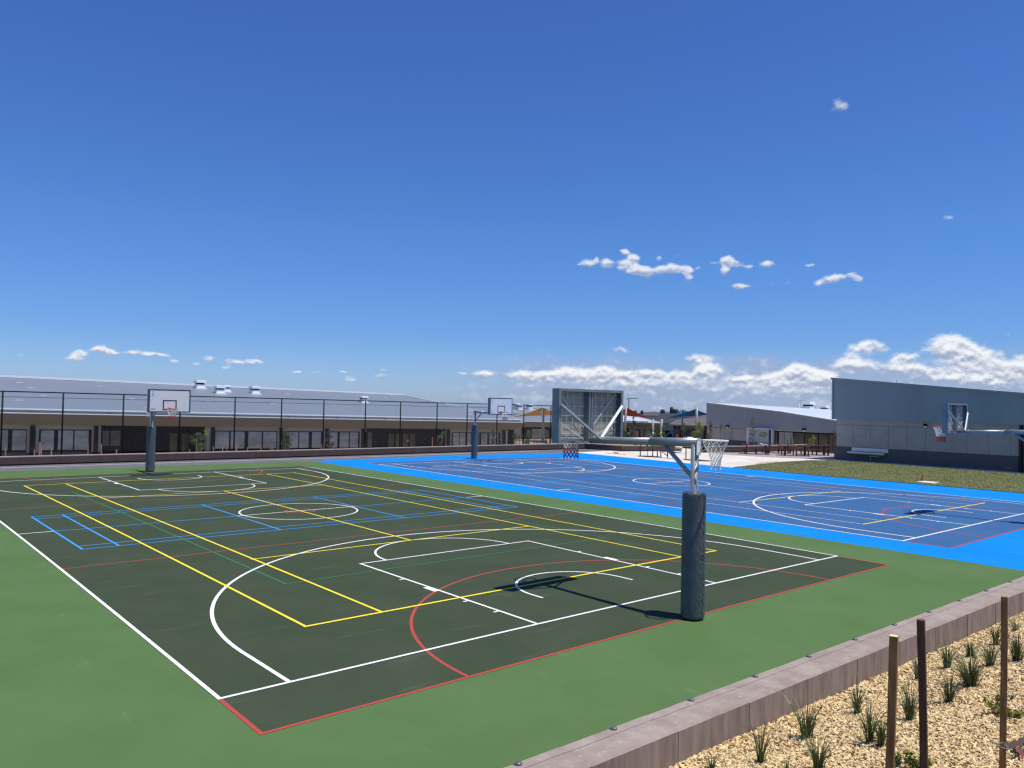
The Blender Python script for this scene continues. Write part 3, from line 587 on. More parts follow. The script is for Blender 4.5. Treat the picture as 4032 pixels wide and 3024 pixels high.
    for s, mt in ((-1, 0), (1, 1)): g.bar((s*.012, 2.16, zA(2.16)+.035), (s*(hw-.06 if s > 0 else hw-.03), yb-.03, zt-.30), .05, .03 if s < 0 else .012, (0, -1, .5) if s < 0 else (0, -1, .8), m=mt)  # right strut white: sun on its flat top put into the colour
    g.build('board_strut', [G['galv'], G['wpaint_sunlit']], t)
    # basketball ring and net
    ry = yf+.15+.235; rz_ = 3.02+dz
    g = MB(); g.tube([(.23*math.cos(q), ry+.23*math.sin(q), rz_) for q in np.linspace(0, 2*math.pi, 33)[:-1]], .010, 8, closed=True)
    g.box(-.07, .07, yf+.015, yf+.03, rz_-.12, rz_+.03); g.box(-.07, .07, yf+.03, ry-.21, rz_-.012, rz_-.004); g.bar((-.06, yf+.03, rz_-.1), (-.06, ry-.2, rz_-.01), .008, .02); g.bar((.06, yf+.03, rz_-.1), (.06, ry-.2, rz_-.01), .008, .02)
    rg = g.build('basketball_ring', G['orange'], t)
    def net(cx, cy, zt_, r0, prof, rows, cols, th, sway=(0, 0)):
        n = MB(); NS = 12; K = len(prof)-1; pts = []
        for k, (zz, rad) in enumerate(prof):
            row = []
            for j in range(NS):
                a = 2*math.pi*(j+(.5 if k % 2 else 0))/NS; q = rr.uniform(.93, 1.07) if k else 1
                row.append((cx+rad*q*math.cos(a)+sway[0]*zz, cy+rad*q*math.sin(a)+sway[1]*zz, zt_-zz))
            pts.append(row)
        for k in range(K):
            for j in range(NS):
                A = pts[k][j]; o = (-1 if k % 2 == 0 else 1)
                for B_ in (pts[k+1][j], pts[k+1][(j+o) % NS]):
                    mid = ((A[0]+B_[0])/2+rr.uniform(-.004, .004), (A[1]+B_[1])/2+rr.uniform(-.004, .004), (A[2]+B_[2])/2-.004)
                    n.tube([A, mid, B_], th*(1 if k else 1.25), 5, m=cols[k], caps=False)
        for j in range(NS):          # knots and loose loops at the tail
            A = pts[K][j]; n.tube([A, (A[0]*.99+cx*.01, A[1], A[2]-.03), (A[0]+rr.uniform(-.01, .01), A[1], A[2]-.012)], th*.9, 5, m=cols[-1])
        return n
    c = [0, 0, 0, 0, 1, 1, 2] if tri else [0, 0, 0, 0, 1, 1, 1]
    net(0, ry, rz_-.008, .23, [(0, .225), (.13, .18), (.20, .15), (.26, .135), (.32, .135), (.38, .14), (.44, .145), (.49, .15)], 7, c, .0058).build('net', [G['nwhite'], G['nred'], G['nblue']], rg)
    # netball ring on the back of the pole
    cy = -.405; g = MB(); zr = 3.012
    g.tube([(.205*math.cos(q), cy+.205*math.sin(q), zr) for q in np.linspace(0, 2*math.pi, 33)[:-1]], .0115, 8, closed=True)
    g.box(-.06, .06, -.082, -.074, zr-.26, zr+.012); g.bar((-.05, -.08, zr-.005), (-.09, cy+.17, zr), .012, .012); g.bar((.05, -.08, zr-.005), (.09, cy+.17, zr), .012, .012)
    g.bar((.0, -.08, zr-.23), (.19, cy+.05, zr-.012), .010, .014); g.bar((0, -.08, zr-.23), (-.19, cy+.05, zr-.012), .010, .014)
    nr = g.build('netball_ring', G['ringw'], t)
    net(0, cy, zr-.008, .2, [(0, .2), (.07, .175), (.14, .145), (.20, .118), (.25, .10), (.30, .088), (.35, .08), (.40, .078), (.45, .082)], 8, [0]*8, .0040, (.05, 0)).build('net', [G['nwhite']], nr)
    t.location = loc; t.rotation_euler = (0, 0, rz); return t
hoop((7.47, -1.27, 0), 0, 'large basketball post with its steel backboard seen from behind, near end of green court', True, 1)
hoop((25.86, -1.25, 0), 0, 'basketball post seen from behind at the right edge, near end of blue court', False, 2)
hoop((7.68, 29.55, 0), math.pi, 'basketball post facing the camera at the far end of the green court', False, 3)
hoop((27.10, 29.75, 0), math.pi, 'basketball post facing the camera at the far end of the blue court', False, 4)

# ------------------------------------------------------------------ chain link fence
YF = 37.0
t = thing('chain_link_fence', (20, YF, .2), 'tall black chain link fence behind the far seat wall', 'fence')
xs = [-.3, 2.75, 5.43, 8.35, 11.35, 14.53, 17.47, 20.35, 23.42, 26.2, 29.31, 32.05, 34.95, 37.71, 40.67, 43.4]
ztop = lambda x: 3.655-.0062*x
for x in xs: MB().tube([(x, YF, .1), (x, YF, ztop(x))], .042, 8).build('post', G['black'], t)
for dz_, r in ((0, .034), (-.27, .012)): MB().tube([(xs[0], YF, ztop(xs[0])+dz_), (xs[-1], YF, ztop(xs[-1])+dz_)], r, 6).build('rail', G['black'], t)
g = MB(); L = xs[-1]-xs[0]; p = .14; hgt = 3.1; th = .0030
def wire(a, b):
    i = len(g.v); a = Vector(a); b = Vector(b)
    for c in (a, b): g.v += [(c.x-th, c.y, c.z), (c.x+th*.5, c.y-th, c.z), (c.x+th*.5, c.y+th, c.z)]
    for j in range(3): g.f.append((i+j, i+(j+1) % 3, i+3+(j+1) % 3, i+3+j)); g.m.append(0); g.s.append(False)
k = -hgt
while k < L:
    for sgn in (1, -1):
        xa, xb = xs[0]+k, xs[0]+k+hgt
        ta, tb = max(0, (xs[0]-xa)/hgt), min(1, (xs[-1]-xa)/hgt)
        if tb <= ta: continue
        P = lambda tt: (xa+hgt*tt, YF+.045*sgn*0, (ztop(xa+hgt*tt)-hgt)+hgt*tt if sgn > 0 else ztop(xa+hgt*tt)-hgt*tt)
        wire(P(ta), P(tb))
    k += p
g.build('mesh_panel', G['meshw'], t)

# ------------------------------------------------------------------ long school building on the left (the ground falls to the right)
def sk(x): return -.0148*(x-3.6)
YA = 44.0
A = thing('school_building', (20, 50, -.7), 'long low school building with blue-grey metal roof behind the chain link fence', 'building')
sh = lambda x, y, z: (x, y, z+sk(x))
XL, XR = -6, 43.3
def ab(name, mt, parent, *boxes):
    g = MB()
    for b in boxes: g.box(*b)
    return g.xf(sh).build(name, mt, parent)
rz4 = lambda x: 4.70-.0165*(x-3.6)
g = MB(); E0 = (XL, 43.9, 2.65+sk(XL)); E1 = (43.55, 43.9, 2.65+sk(43.55)); R0 = (XL, 56, rz4(XL)); R1 = (38.8, 56, 4.11)
g.face([E0, E1, R1, R0]); g.face([E1, (43.55, 68, 2.05), R1]); g.face([R0, R1, (43.55, 68, 2.05), (XL, 68, 2.8)])
roof = g.build('roof', G['roofA'], A); RN = (Vector(E1)-Vector(E0)).cross(Vector(R0)-Vector(E0)).normalized(); RP = E0
g = MB()
g.bar((XL, 55.9, rz4(XL)+.03), (38.8, 55.9, 4.14), .25, .09); g.bar((XL, 56.3, rz4(XL)+.13), (38.8, 56.3, 4.22), .06, .06); g.bar((38.8, 56, 4.14), E1, .14, .05); g.bar((XL, 43.95, 2.66+sk(XL)), (43.5, 43.95, 2.66+sk(43.5)), .18, .07)
g.build('ridge_cap', G['trim'], roof)
def vent(parent, p, w, P0, n, mk=None):
    q = hit(p, P0, n); g = MB(); x, y, z = q
    g.box(x-w*.42, x+w*.42, y-w*.42, y+w*.42, z-.12, z+w*.32); g.box(x-w*.34, x+w*.34, y-w*.34, y+w*.34, z+w*.32, z+w*.5, 1)
    g.box(x-w*.5, x+w*.5, y-w*.5, y+w*.5, z+w*.48, z+w*.68); g.box(x-w*.42, x+w*.42, y-w*.42, y+w*.42, z+w*.68, z+w*.76); g.box(x-w*.6, x+w*.55, y-w*.6, y+w*.5, z-.16, z-.03)
    return g.build('roof_vent', [G['trim'], G['black']], parent)
for p, w in ((z1(1740, 168), .78), (z1(1910, 213), .74), (z1(1970, 198), .62), (z1(2205, 212), .6), (z2(228, 215), .74), (z2(1175, 292), .66)): vent(roof, p, w, RP, RN)
for p in [z1(*c) for c in ((172, 127), (272, 174), (382, 241), (165, 281), (870, 158), (1150, 268), (1812, 289), (1580, 232))]+[z2(*c) for c in ((508, 226), (387, 309), (955, 244), (918, 324), (1370, 262), (1395, 338), (1425, 245))]:
    q = hit(p, RP, RN); g = MB(); x, y, z = q; g.box(x-.17, x-.02, y-.06, y+.06, z, z+.05); g.box(x+.03, x+.18, y-.06, y+.06, z, z+.045); g.box(x-.2, x+.2, y-.02, y+.02, z-.02, z+.02); g.build('roof_anchor', G['trim'], roof)
# box gutter, parapet cap, leaning fascia
g = MB(); g.box(XL, 43.35, 43.75, 43.9, 2.42, 2.6); g.xf(sh).build('gutter', G['trough_dark'], A)  # dark band: shadow of the trough painted as gutter colour
g = MB(); g.box(XL, 43.42, 43.28, 43.42, 2.405, 2.455); g.box(43.36, 43.44, 43.3, 52, 2.405, 2.46); g.xf(sh).build('parapet_cap', G['trim'], A)
g = MB(); f = [(XL, 43.33), (43.4, 43.33)]; 
g.face([(XL, 43.86, 1.74), (42.75, 43.86, 1.74), (43.4, 43.33, 2.41), (XL, 43.33, 2.41)]); g.face([(42.75, 43.86, 1.74), (42.75, 54, 1.74), (43.4, 54, 2.41), (43.4, 43.33, 2.41)], 1)
g.face([(XL, 43.33, 2.41), (43.4, 43.33, 2.41), (43.4, 43.9, 2.41), (XL, 43.9, 2.41)]); g.face([(XL, 43.86, 1.74), (XL, 46.5, 1.76), (42.75, 46.5, 1.76), (42.75, 43.86, 1.74)], 2)
g.xf(sh).build('fascia', [G['fascia'], G['lgrey'], G['beige']], A)
for p in [z1(292, 378), z1(978, 395), z1(2065, 415)]+[z2(*c) for c in ((548, 427), (965, 434), (1380, 442), (1735, 449))]:
    q = gy(p, 43.5); MB().box(q.x-.14, q.x+.14, 43.46, 43.72, q.z-.07, q.z+.07).build('gutter_outlet', G['dado'], A)
# walls: upper beige band, piers, dado
solid = [(-6, 8.9), (15.35, 27.62), (35.4, 41.95)]
for a, b in solid:
    ab('wall', G['beige'], A, (a, b, 44.02, 44.3, 1.45, 1.74)); ab('dado', G['dado'], A, (a, b, 44.05, 44.3, -.9, .12))
    ab('wall', G['lgrey'], A, (a, b, 44.12, 44.3, .12, 1.45))
for a, b in ((8.9, 15.35), (27.62, 35.4), (41.95, 43.0)):
    ab('recess_wall', G['dcl'], A, (a, b, 46.2, 46.35, -.9, 1.72), (a-.08, a, 44.3, 46.2, -.9, 1.72), (b, b+.08, 44.3, 46.2, -.9, 1.72))
ab('end_wall', G['beige'], A, (41.95, 42.05, 44.3, 60, -.9, 1.72))
for x in (5.24, 8.62, 15.76, 20.62, 24.22, 27.28, 35.42, 41.55): ab('column', G['black'], A, (x-.1, x+.1, 43.78, 43.98, -.9, 1.70))
ab('column', G['trim'], A, (41.82, 41.93, 43.9, 44.02, -.9, 1.70))
for x in (5.02, 5.5, 8.44, 8.84, 15.5, 20.45, 20.98, 24.05, 27.12, 35.62, 41.2): ab('pier', G['lgrey'], A, (x-.07, x+.07, 44.0, 44.04, .12, 1.60))
def window(x0, x1, panes, zt=1.47, zb=.12, y=44.06, pm='pane', par=A):
    w = ab('window', G['black'], par, (x0, x1, y-.06, y+.02, zb, zt))
    for a, b in panes: ab('glass_pane', G[pm], w, (a, b, y-.075, y-.05, zb+.13 if zb > 0 else zb+.05, zt-.06))
    return w
window(1.2, 2.2, [(1.3, 2.1)]); window(2.3, 4.97, [(2.5, 3.3), (3.38, 4.02), (4.24, 4.92)]); window(5.6, 8.4, [(5.68, 6.36), (6.58, 7.38), (7.46, 8.22)])
window(8.95, 10.12, [(9.0, 9.37), (9.46, 10.02)], zb=.35, pm='pane2'); ab('dado', G['black'], A, (8.9, 10.14, 44.0, 44.2, -.9, .35))
window(15.9, 20.38, [(15.96, 16.9), (17.02, 17.2), (17.24, 17.98), (18.26, 19.22), (19.33, 20.3)])
window(21.1, 24.02, [(21.26, 21.98), (22.07, 22.8), (23.06, 23.78)]); window(24.4, 27.05, [(24.45, 25.14), (25.33, 26.1), (26.2, 26.9)])
window(27.68, 28.3, [(27.76, 28.12)], pm='pane2'); window(35.95, 38.7, [(35.98, 36.6), (36.68, 37.28), (37.42, 37.88), (37.96, 38.6)]); window(38.9, 41.2, [(39.02, 39.7), (39.93, 40.95)])
for xa in (12.1, 13.6, 14.4): window(xa, xa+.62, [(xa+.07, xa+.55)], zt=1.25, zb=-.8, y=46.2, pm='pane2').name = 'glass_door'
for xa in (30.9, 31.6, 32.3, 33.0): window(xa, xa+.62, [(xa+.06, xa+.56)], zt=1.3, zb=-.8, y=46.2, pm='pane2').name = 'glass_door'
ab('notice', G['sticker'], A, (31.0+1.65, 31.0+1.95, 46.08, 46.1, .55, .75)); ab('wall_sign', G['sticker'], A, (29.3, 29.55, 46.16, 46.19, .95, 1.0), (29.3, 29.6, 46.16, 46.19, .88, .91), (29.28, 29.6, 46.16, 46.19, .5, .53), (29.3, 29.5, 46.16, 46.19, .43, .45))

# ------------------------------------------------------------------ building behind it (B)
Bd = thing('classroom_building', (58, 66, -.7), 'low school building with grey metal roof behind the orange shade sail', 'building')
g = MB(); ze = lambda x: 1.42-.02*(x-57.5)
g.face([(45, 60, ze(45)), (68, 60, ze(68)), (66, 72, 3.10), (45, 72, 3.32)]); g.face([(68, 60, ze(68)), (68, 84, 1.2), (66, 72, 3.10)]); g.face([(45, 72, 3.32), (66, 72, 3.1), (68, 84, 1.2), (45, 84, 1.6)]); rb = g.build('roof', G['roofA'], Bd)
RNB = Vector((0, -(3.25-1.42), 12)).normalized(); RPB = (57.5, 60, 1.42)
for p, w in ((c2(590, 200), .8), (c2(632, 222), .85), (c2(812, 218), .85)): vent(rb, p, w, RPB, RNB)
g = MB(); g.bar((45, 59.9, ze(45)+.03), (68, 59.9, ze(68)+.03), .14, .06); g.build('gutter', G['trim'], Bd)
g = MB(); g.face([(45, 60.5, .88), (68, 60.5, .62), (68, 60, ze(68)), (45, 60, ze(45))]); g.face([(45, 60.5, .88), (45, 64, .88), (68, 64, .62), (68, 60.5, .62)]); g.build('fascia', G['fascia'], Bd)
MB().box(45, 68, 63, 63.3, -1, 1.2).build('recess_wall', G['dcl'], Bd)
for p0, p1 in ((c2(870, 590), c2(940, 830)), (c2(960, 590), c2(1020, 830))): 
    a = gy(p0, 62.9); b = gy(p1, 62.9); MB().box(a.x, b.x, 62.85, 62.95, b.z, a.z).build('glass_door', G['pane2'], Bd)
MB().box(46, 58.5, 60.7, 61, -1, .9).build('wall', G['beige'], Bd)
t = thing('picket_fence', (61, 57, -.6), 'pale picket fence in front of the dark recess, behind the leafy shrub', 'fence')
a = gy(c2(860, 585), 57); b = gy(c2(1030, 600), 57)
for z in (a.z, -.2): MB().bar((a.x, 57, z), (b.x+.6, 57, z), .04, .05).build('rail', G['postw'], t)
n_ = 17
for i in range(n_): x = a.x+(b.x+.6-a.x)*i/(n_-1); MB().box(x-.018, x+.018, 56.95, 56.98, -.7, a.z-.02).build('picket', G['postw'], t)

# ------------------------------------------------------------------ white roofed building (C)
Cd = thing('white_roofed_building', (74, 55, -.7), 'low building with bright white metal roof and a tapering fascia under the red sail', 'building')
XC = 70.; e1 = gx(c3(878, 462), XC); e0 = Vector((XC, 64, gx(c3(205, 452), XC).z+.02)); lo = gx(c3(850, 552), XC+.4); r1 = gx(c3(385, 343), 80); r0 = gx(c3(205, 340), 80); r0 = r1+(r0-r1)*2.2
g = MB(); g.face([e0, e1, r1, r0]); g.face([e1, (88, e1.y+15.5, 1.3), r1]); g.build('roof', G['roofB'], Cd)
g = MB(); g.bar((e0.x-.05, e0.y, e0.z-.06), (e1.x-.05, e1.y, e1.z-.06), .12, .07); g.bar(e1+Vector((0, 0, .02)), r1+Vector((0, 0, .02)), .12, .1); g.build('roof_trim', G['trim'], Cd)
g = MB(); g.face([(XC+.05, e0.y, e0.z-.12), (XC+.05, e1.y, e1.z-.1), (XC+.4, lo.y, lo.z), (XC+.4, e0.y, lo.z+.1)]); g.face([(XC+.05, e1.y, e1.z-.1), (88, e1.y+15.5, e1.z-.3), (88, lo.y+15.5, lo.z), (XC+.4, lo.y, lo.z)]); g.build('fascia', G['fascia'], Cd)
MB().box(XC+.9, 73, lo.y+2.8, 64, -1, lo.z+.02).build('wall', G['lgrey'], Cd)
def cwin(pa, pb, m):
    a = gx(pa, XC+.85); b = gx(pb, XC+.85); w = MB().box(XC+.83, XC+.88, min(a.y, b.y), max(a.y, b.y), -.75, a.z).build('window', G['black'], Cd)
    n = max(1, round(abs(a.y-b.y)/1.0)); 
    for i in range(n):
        y0 = min(a.y, b.y)+abs(a.y-b.y)*(i+.1)/n; y1 = min(a.y, b.y)+abs(a.y-b.y)*(i+.9)/n; MB().box(XC+.80, XC+.82, y0, y1, -.7, a.z-.08).build('glass_pane', G[m], w)
cwin(c3(462, 575), c3(530, 700), 'pane'); cwin(c3(600, 575), c3(730, 700), 'pane'); cwin(c3(205, 545), c3(330, 700), 'pane2')

# ------------------------------------------------------------------ middle building with the sloping gable wall (M)
XM = 62.
Mb = thing('gable_building', (68, 30, -.6), 'grey clad building with long sloping gable wall and white roof behind picnic tables', 'building')
P0 = gx(z4(693, 333), XM); P1 = gx(z4(1450, 425), XM); P2 = gx(z4(1950, 505), XM); P3 = P2+(P2-P1)*1.1
zc = lambda y: 1.72-.002*(36.9-y)*0+((1.724-1.50)/(36.9-23.56))*(y-36.9)*1.0
g = MB(); g.prism([(XM, P0.y, zc(P0.y)), (XM, P3.y, zc(P3.y)), P3, P2, P1, P0], (.3, 0, 0)); g.build('cladding', G['cladM'], Mb)
g = MB(); g.prism([(XM+.06, P0.y-.05, -.8), (XM+.06, gx(z4(1345, 600), XM).y, -.8), (XM+.06, gx(z4(1345, 600), XM).y, zc(30)), (XM+.06, P0.y-.05, zc(P0.y))], (.24, 0, 0)); g.box(XM+.06, XM+.3, P3.y, 29.5, 1.52, 1.62); g.build('wall_panel', G['panel'], Mb)
g = MB()
for x_ in (960, 1030): y = gx(z4(x_-100, 600), XM).y; g.box(XM+.05, XM+.062, y-.015, y+.015, -.7, 1.62)
g.box(XM+.05, XM+.062, 29.5, P0.y-.05, 1.54, 1.56); g.build('joint', G['joint'], Mb)
g = MB(); g.box(XM+.02, XM+.3, 32.2, P0.y-.04, -.8, .40); g.build('dado', G['block'], Mb)
g = MB(); g.bar(P0+Vector((.1, 0, .02)), P1+Vector((.1, 0, .02)), .45, .04); g.bar(P1+Vector((0.1, 0, .0)), P3+Vector((0.1, 0, .0)), .5, .07); g.build('parapet_cap', G['trim'], Mb)
far0 = gx(z4(770, 337), 84); far1 = gx(z4(1925, 402), 84); ff = far1+(far1-far0)*.5
g = MB(); g.face([P0+Vector((.3, 0, -.02)), P3+Vector((.3, 0, -.1)), ff]); g.face([P0+Vector((.3, 0, -.02)), ff, far0]); rm = g.build('roof', G['roofB'], Mb)
g = MB(); g.bar(far0, ff, .3, .12); g.build('ridge_cap', G['trim'], rm)
for p, w in ((z4(1675, 400), 1.15), (z4(1832, 415), .8)): vent(rm, p, w, far0+Vector((-6, 0, -.1)), (1, 0, 0))
g = MB(); a = gx(z4(1640, 455), 76); b = gx(z4(1925, 461), 76); g.bar(a, b+(b-a), .1, .09); g.build('roof_step', G['trough_dark'], rm)
a = gx(z4(1097, 575), XM); b = gx(z4(1340, 590), XM)
g = MB(); g.box(XM-.25, XM+.06, b.y, a.y, a.z-.07, a.z); g.box(XM-.25, XM+.06, a.y-.07, a.y, -.7, a.z-.07); g.box(XM-.25, XM+.06, b.y, b.y+.07, -.7, a.z-.07); fr = g.build('doorway_frame', G['trim'], Mb)
MB().box(XM+.03, XM+.055, b.y+.5, a.y-.07, .35, a.z-.07).build('roller_shutter', mat('pale_blue_panel', (.36, .42, .48), .5, var=.03), Mb); MB().box(XM+.03, XM+.05, b.y+.07, b.y+.45, -.7, a.z-.07).build('door', G['bline'], Mb)
MB().box(XM+.028, XM+.06, b.y+.5, a.y-.07, -.7, .345).build('dado', G['block'], Mb)
y1 = gx(z4(1350, 600), XM).y
g = MB(); g.box(XM+.08, XM+.14, 17, y1, -.7, 1.5); gz_ = g.build('window', G['black'], Mb)
ys = [gx(z4(c, 620), XM).y for c in (1360, 1372)]
def mp(a, b, m): y0, y1_ = gx(z4(b, 640), XM).y, gx(z4(a, 640), XM).y; MB().box(XM+.05, XM+.075, y0, y1_, -.6, 1.40-(0 if a < 1500 else .02)).build('glass_pane', G[m], gz_)
for a_, b_, m_ in ((1358, 1374, 'pane2'), (1392, 1445, 'beigep'), (1450, 1525, 'pane'), (1532, 1632, 'pane2'), (1642, 1770, 'pane2'), (1780, 1870, 'pane2'), (1876, 1945, 'pane2')):
    G.setdefault('beigep', mat('curtain', (.33, .31, .28), .6, var=.15, vscale=3, stretch=(1, 6, .3))); mp(a_, b_, m_)
for c in ((1640, 600), (901, 568)):
    q = gx(z4(*c), XM); g = MB(); g.box(XM-.2, XM, q.y-.13, q.y+.13, q.z-.02, q.z+.16); g.box(XM-.15, XM-.05, q.y-.06, q.y+.06, q.z-.05, q.z-.018, 1); g.build('wall_light', [G['black'], G['lamp']], Mb)
for c, h in ((913, .35), (1575, .3), (1605, .7)):
    q = gx(z4(c, 375 if c > 1000 else 355), 75); g = MB().tube([(q.x, q.y, q.z-.3), (q.x, q.y, q.z+h)], .025, 5)
    if c == 1605: g.bar((q.x, q.y-.3, q.z+h), (q.x, q.y+.3, q.z+h), .03, .03)
    g.build('roof_pipe', G['galvd'], rm)

# ------------------------------------------------------------------ right hand building (R)
XR_ = 50.
Rb = thing('sports_hall', (58, 8, 0), 'tall blue-grey ribbed metal hall with panel walls on the right behind the lawn', 'building')
zt_ = lambda y: 5.76-.0875*(17.83-y); YL = 17.83; YR = -8.
g = MB(); g.prism([(XR_-.1, YL, 2.87), (XR_-.1, YR, 2.87), (XR_-.1, YR, zt_(YR)), (XR_-.1, YL, zt_(YL))], (.3, 0, 0))
g.box(XR_+.2, XR_+16, YL-.25, YL-.02, 2.87, 5.70)
y = YL-.2
while y > YR: g.prism([(XR_-.109, y, 2.875), (XR_-.109, y-.04, 2.875), (XR_-.109, y-.04, zt_(y)-.1), (XR_-.109, y, zt_(y)-.1)], (.0095, 0, 0)); y -= .19
g.build('cladding', G['clad'], Rb)
g = MB(); g.bar((XR_-.06, YL+.08, zt_(YL)+.0), (XR_-.06, YR, zt_(YR)+.0), .32, .14); g.bar((XR_-.12, YL-.03, 2.87), (XR_-.12, YL-.03, zt_(YL)-.05), .06, .1, (0, 1, 0)); g.build('barge_cap', G['clad'], Rb)
g = MB(); g.face([(XR_, YL, zt_(YL)+.05), (XR_, YR, zt_(YR)+.05), (XR_+16, YR, zt_(YR)+.05), (XR_+16, YL, zt_(YL)+.05)]); g.build('roof', G['roofB'], Rb)
for c in ((827, 255, 300), (1577, 342, 362)):
    a = gx(z5(c[0], c[1]), XR_+1); g = MB().tube([(a.x, a.y, a.z), (a.x, a.y, a.z-.9)], .03, 6); g.tube([(a.x, a.y, a.z-.32), (a.x, a.y, a.z-.45)], [.03, .09], 6); g.build('roof_pipe', G['galvd'], Rb)
yj = [17.56, 16.37, 15.15, 13.94, 12.76, 11.57, 10.36, 9.14, 7.92, 6.73, 6.29]
g = MB(); gj = MB()
for a, b in zip(yj, yj[1:]): g.box(XR_, XR_+.2, b+.007, a-.007, .99, 2.50)
for a, b in zip([17.56, 15.14, 12.77, 10.31, 7.92], [15.14, 12.77, 10.31, 7.92, 6.29]): g.box(XR_, XR_+.2, b+.007, a-.007, 2.515, 2.9)
g.box(XR_+.2, XR_+10, 6.29, 6.5, 0, 2.9); g.box(XR_+.2, XR_+14, 17.3, 17.56, -.1, 2.9); g.build('wall_panel', G['panel'], Rb); gj.box(XR_+.02, XR_+.19, 6.3, 17.55, .95, 2.89).build('joint', G['joint'], Rb)
g = MB().box(XR_-.02, XR_+.2, 6.29, 17.70, -.05, .975); g.box(XR_+.2, XR_+14, 17.56, 17.7, -.05, .975); g.build('dado', G['block'], Rb)
g = MB(); g.box(XR_-.16, XR_, 11.48, 11.66, 2.58, 2.75); g.box(XR_-.12, XR_-.04, 11.53, 11.61, 2.555, 2.582, 1); g.build('wall_light', [G['black'], G['lamp']], Rb)
MB().box(XR_-.03, XR_-.02, 6.75, 6.95, .2, .26).build('wall_tag', G['cone'], Rb)
struct(MB().box(49.6, 49.98, 6, 18.3, .0, .045), 'concrete_mowing_strip', G['concrete'])
t = thing('wash_trough', (49.8, 15.2, .7), 'stainless wash trough with splashback on the dark base of the hall wall', 'wash trough')
g = MB(); g.box(49.93, 49.975, 13.93, 16.41, .70, .965); g.build('splashback', G['steel'], t)
g = MB(); g.box(49.45, 49.92, 14.0, 16.5, .60, .66); g.box(49.45, 49.48, 14.0, 16.5, .66, .69); g.prism([(49.5, 14.05, .60), (49.9, 14.05, .60), (49.8, 14.05, .52), (49.6, 14.05, .52)], (0, 2.35, 0)); g.build('basin', G['steel'], t)
for y in (14.35, 15.9): MB().bar((49.9, y, .3), (49.55, y, .58), .03, .03).build('bracket', G['black'], t)
g = MB().tube([(49.7, 15.05, .5), (49.7, 15.05, .43), (49.7, 14.35, .43), (49.7, 14.35, .36)], .03, 8); g.tube([(49.8, 15.05, .43), (49.8, 15.05, .02)], .028, 8); g.build('waste_pipe', G['lgrey'], t)
for y in (14.5, 15.1, 15.7): MB().tube([(49.93, y, .8), (49.86, y, .8), (49.86, y, .76)], .012, 6).build('tap', G['steel'], t)
t = thing('steel_gate_fence', (49.9, 3, 0), 'black vertical bar fence beside the end of the hall at the right edge', 'fence')
for z in (.12, .32, 2.6): MB().bar((49.9, 6.26, z), (49.9, -3, z), .03, .04).build('rail', G['black'], t)
for i in range(60): y = 6.24-.125*i; MB().box(49.885, 49.915, y-.013, y+.013, .03, 2.7).build('picket', G['black'], t)
MB().box(49.84, 49.94, 6.05, 6.15, .0, 2.85).build('post', G['black'], t)
struct(MB().box(52.6, 53, -8, 6.2, -.1, 2.8), 'rear_wall', G['lgrey'])

# ------------------------------------------------------------------ shade sails and their posts
def sail(name_label, corners, m, sag=.10, n=12, cat='shade sail'):
    P = [Vector(c) for c in corners]; g = MB(); C0 = sum(P, Vector())/len(P)
    if len(P) == 3: P.append((P[2]+P[0])/2)
    def q(u, v):
        bu = sag*4*u*(1-u); bv = sag*4*v*(1-v)
        uu = u+(.5-u)*bv*0.9; vv = v+(.5-v)*bu*0.9
        return (P[0]*(1-uu)+P[1]*uu)*(1-vv)+(P[3]*(1-uu)+P[2]*uu)*vv
    for i in range(n):
        for j in range(n): g.face([q(i/n, j/n), q((i+1)/n, j/n), q((i+1)/n, (j+1)/n), q(i/n, (j+1)/n)], sm=True)
    o = g.build('shade_sail', m); tag(o, name_label, cat, None); return o
def post(pt, pb, X, label, r=.11, base_dark=True):
    a = gx(pt, X); b = gx(pb, X); k = thing('sail_post', (b.x, b.y, b.z), label, 'post', 'steel posts of the shade sails')
    d = (b-a); zb = -.75; foot = a+d*((zb-a.z)/d.z)
    MB().tube([a, foot], r, 12).build('post', G['postw'], k)
    if base_dark: m_ = a+d*(((b.z+ .55)-a.z)/d.z); MB().tube([m_, a+d*(((b.z-.2)-a.z)/d.z)], r+.015, 12).build('post_sleeve', G['galvd'], k)
    return a
pa = post(c2(1060, 180), c2(1048, 832), 50, 'white steel post under the peak of the orange shade sail', .13)
T = lambda c, X: gx(c, X)
sail('orange shade sail peaked on a white post in front of the grey roof', [T(c2(1060, 190), 50), T(c2(1330, 290), 46), T(c2(1290, 330), 57), T(c2(520, 365), 55)], G['sailo'], .16)
sail('cream shade sail behind the orange sail, left of its post', [T(c2(500, 235), 60), T(c2(552, 262), 60), T(c2(745, 322), 66), T(c2(1000, 400), 70)], G['sailc'], .05)
pr = post(c3(290, 180), c3(255, 715), 62, 'leaning white post at the peak of the dark red shade sail', .13, False)
sail('dark red shade sail peaked beside the big backboard', [T(c3(290, 192), 62), T(c3(740, 392), 72), T(c3(300, 345), 72), T(c3(60, 300), 58)], G['sailr'], .16)
pbk = post(c3(1522, 192), c3(1515, 735), 66, 'tall white post at the peak of the navy blue shade sail', .14, False)
sail('navy blue shade sail spread low between two posts', [T(c3(1522, 212), 66), T(c3(1760, 320), 70), T(c3(1560, 345), 76), T(c3(950, 388), 70)], G['sailb'], .17)
pl_ = post(c3(1252, 218), c3(1282, 705), 80, 'white post behind the lighter blue shade sail', .13, False)
sail('light blue shade sail rising behind the navy one', [T(c3(1256, 225), 80), T(c3(1440, 280), 78), T(c3(1330, 300), 86), T(c3(1100, 335), 84)], G['saill'], .12)
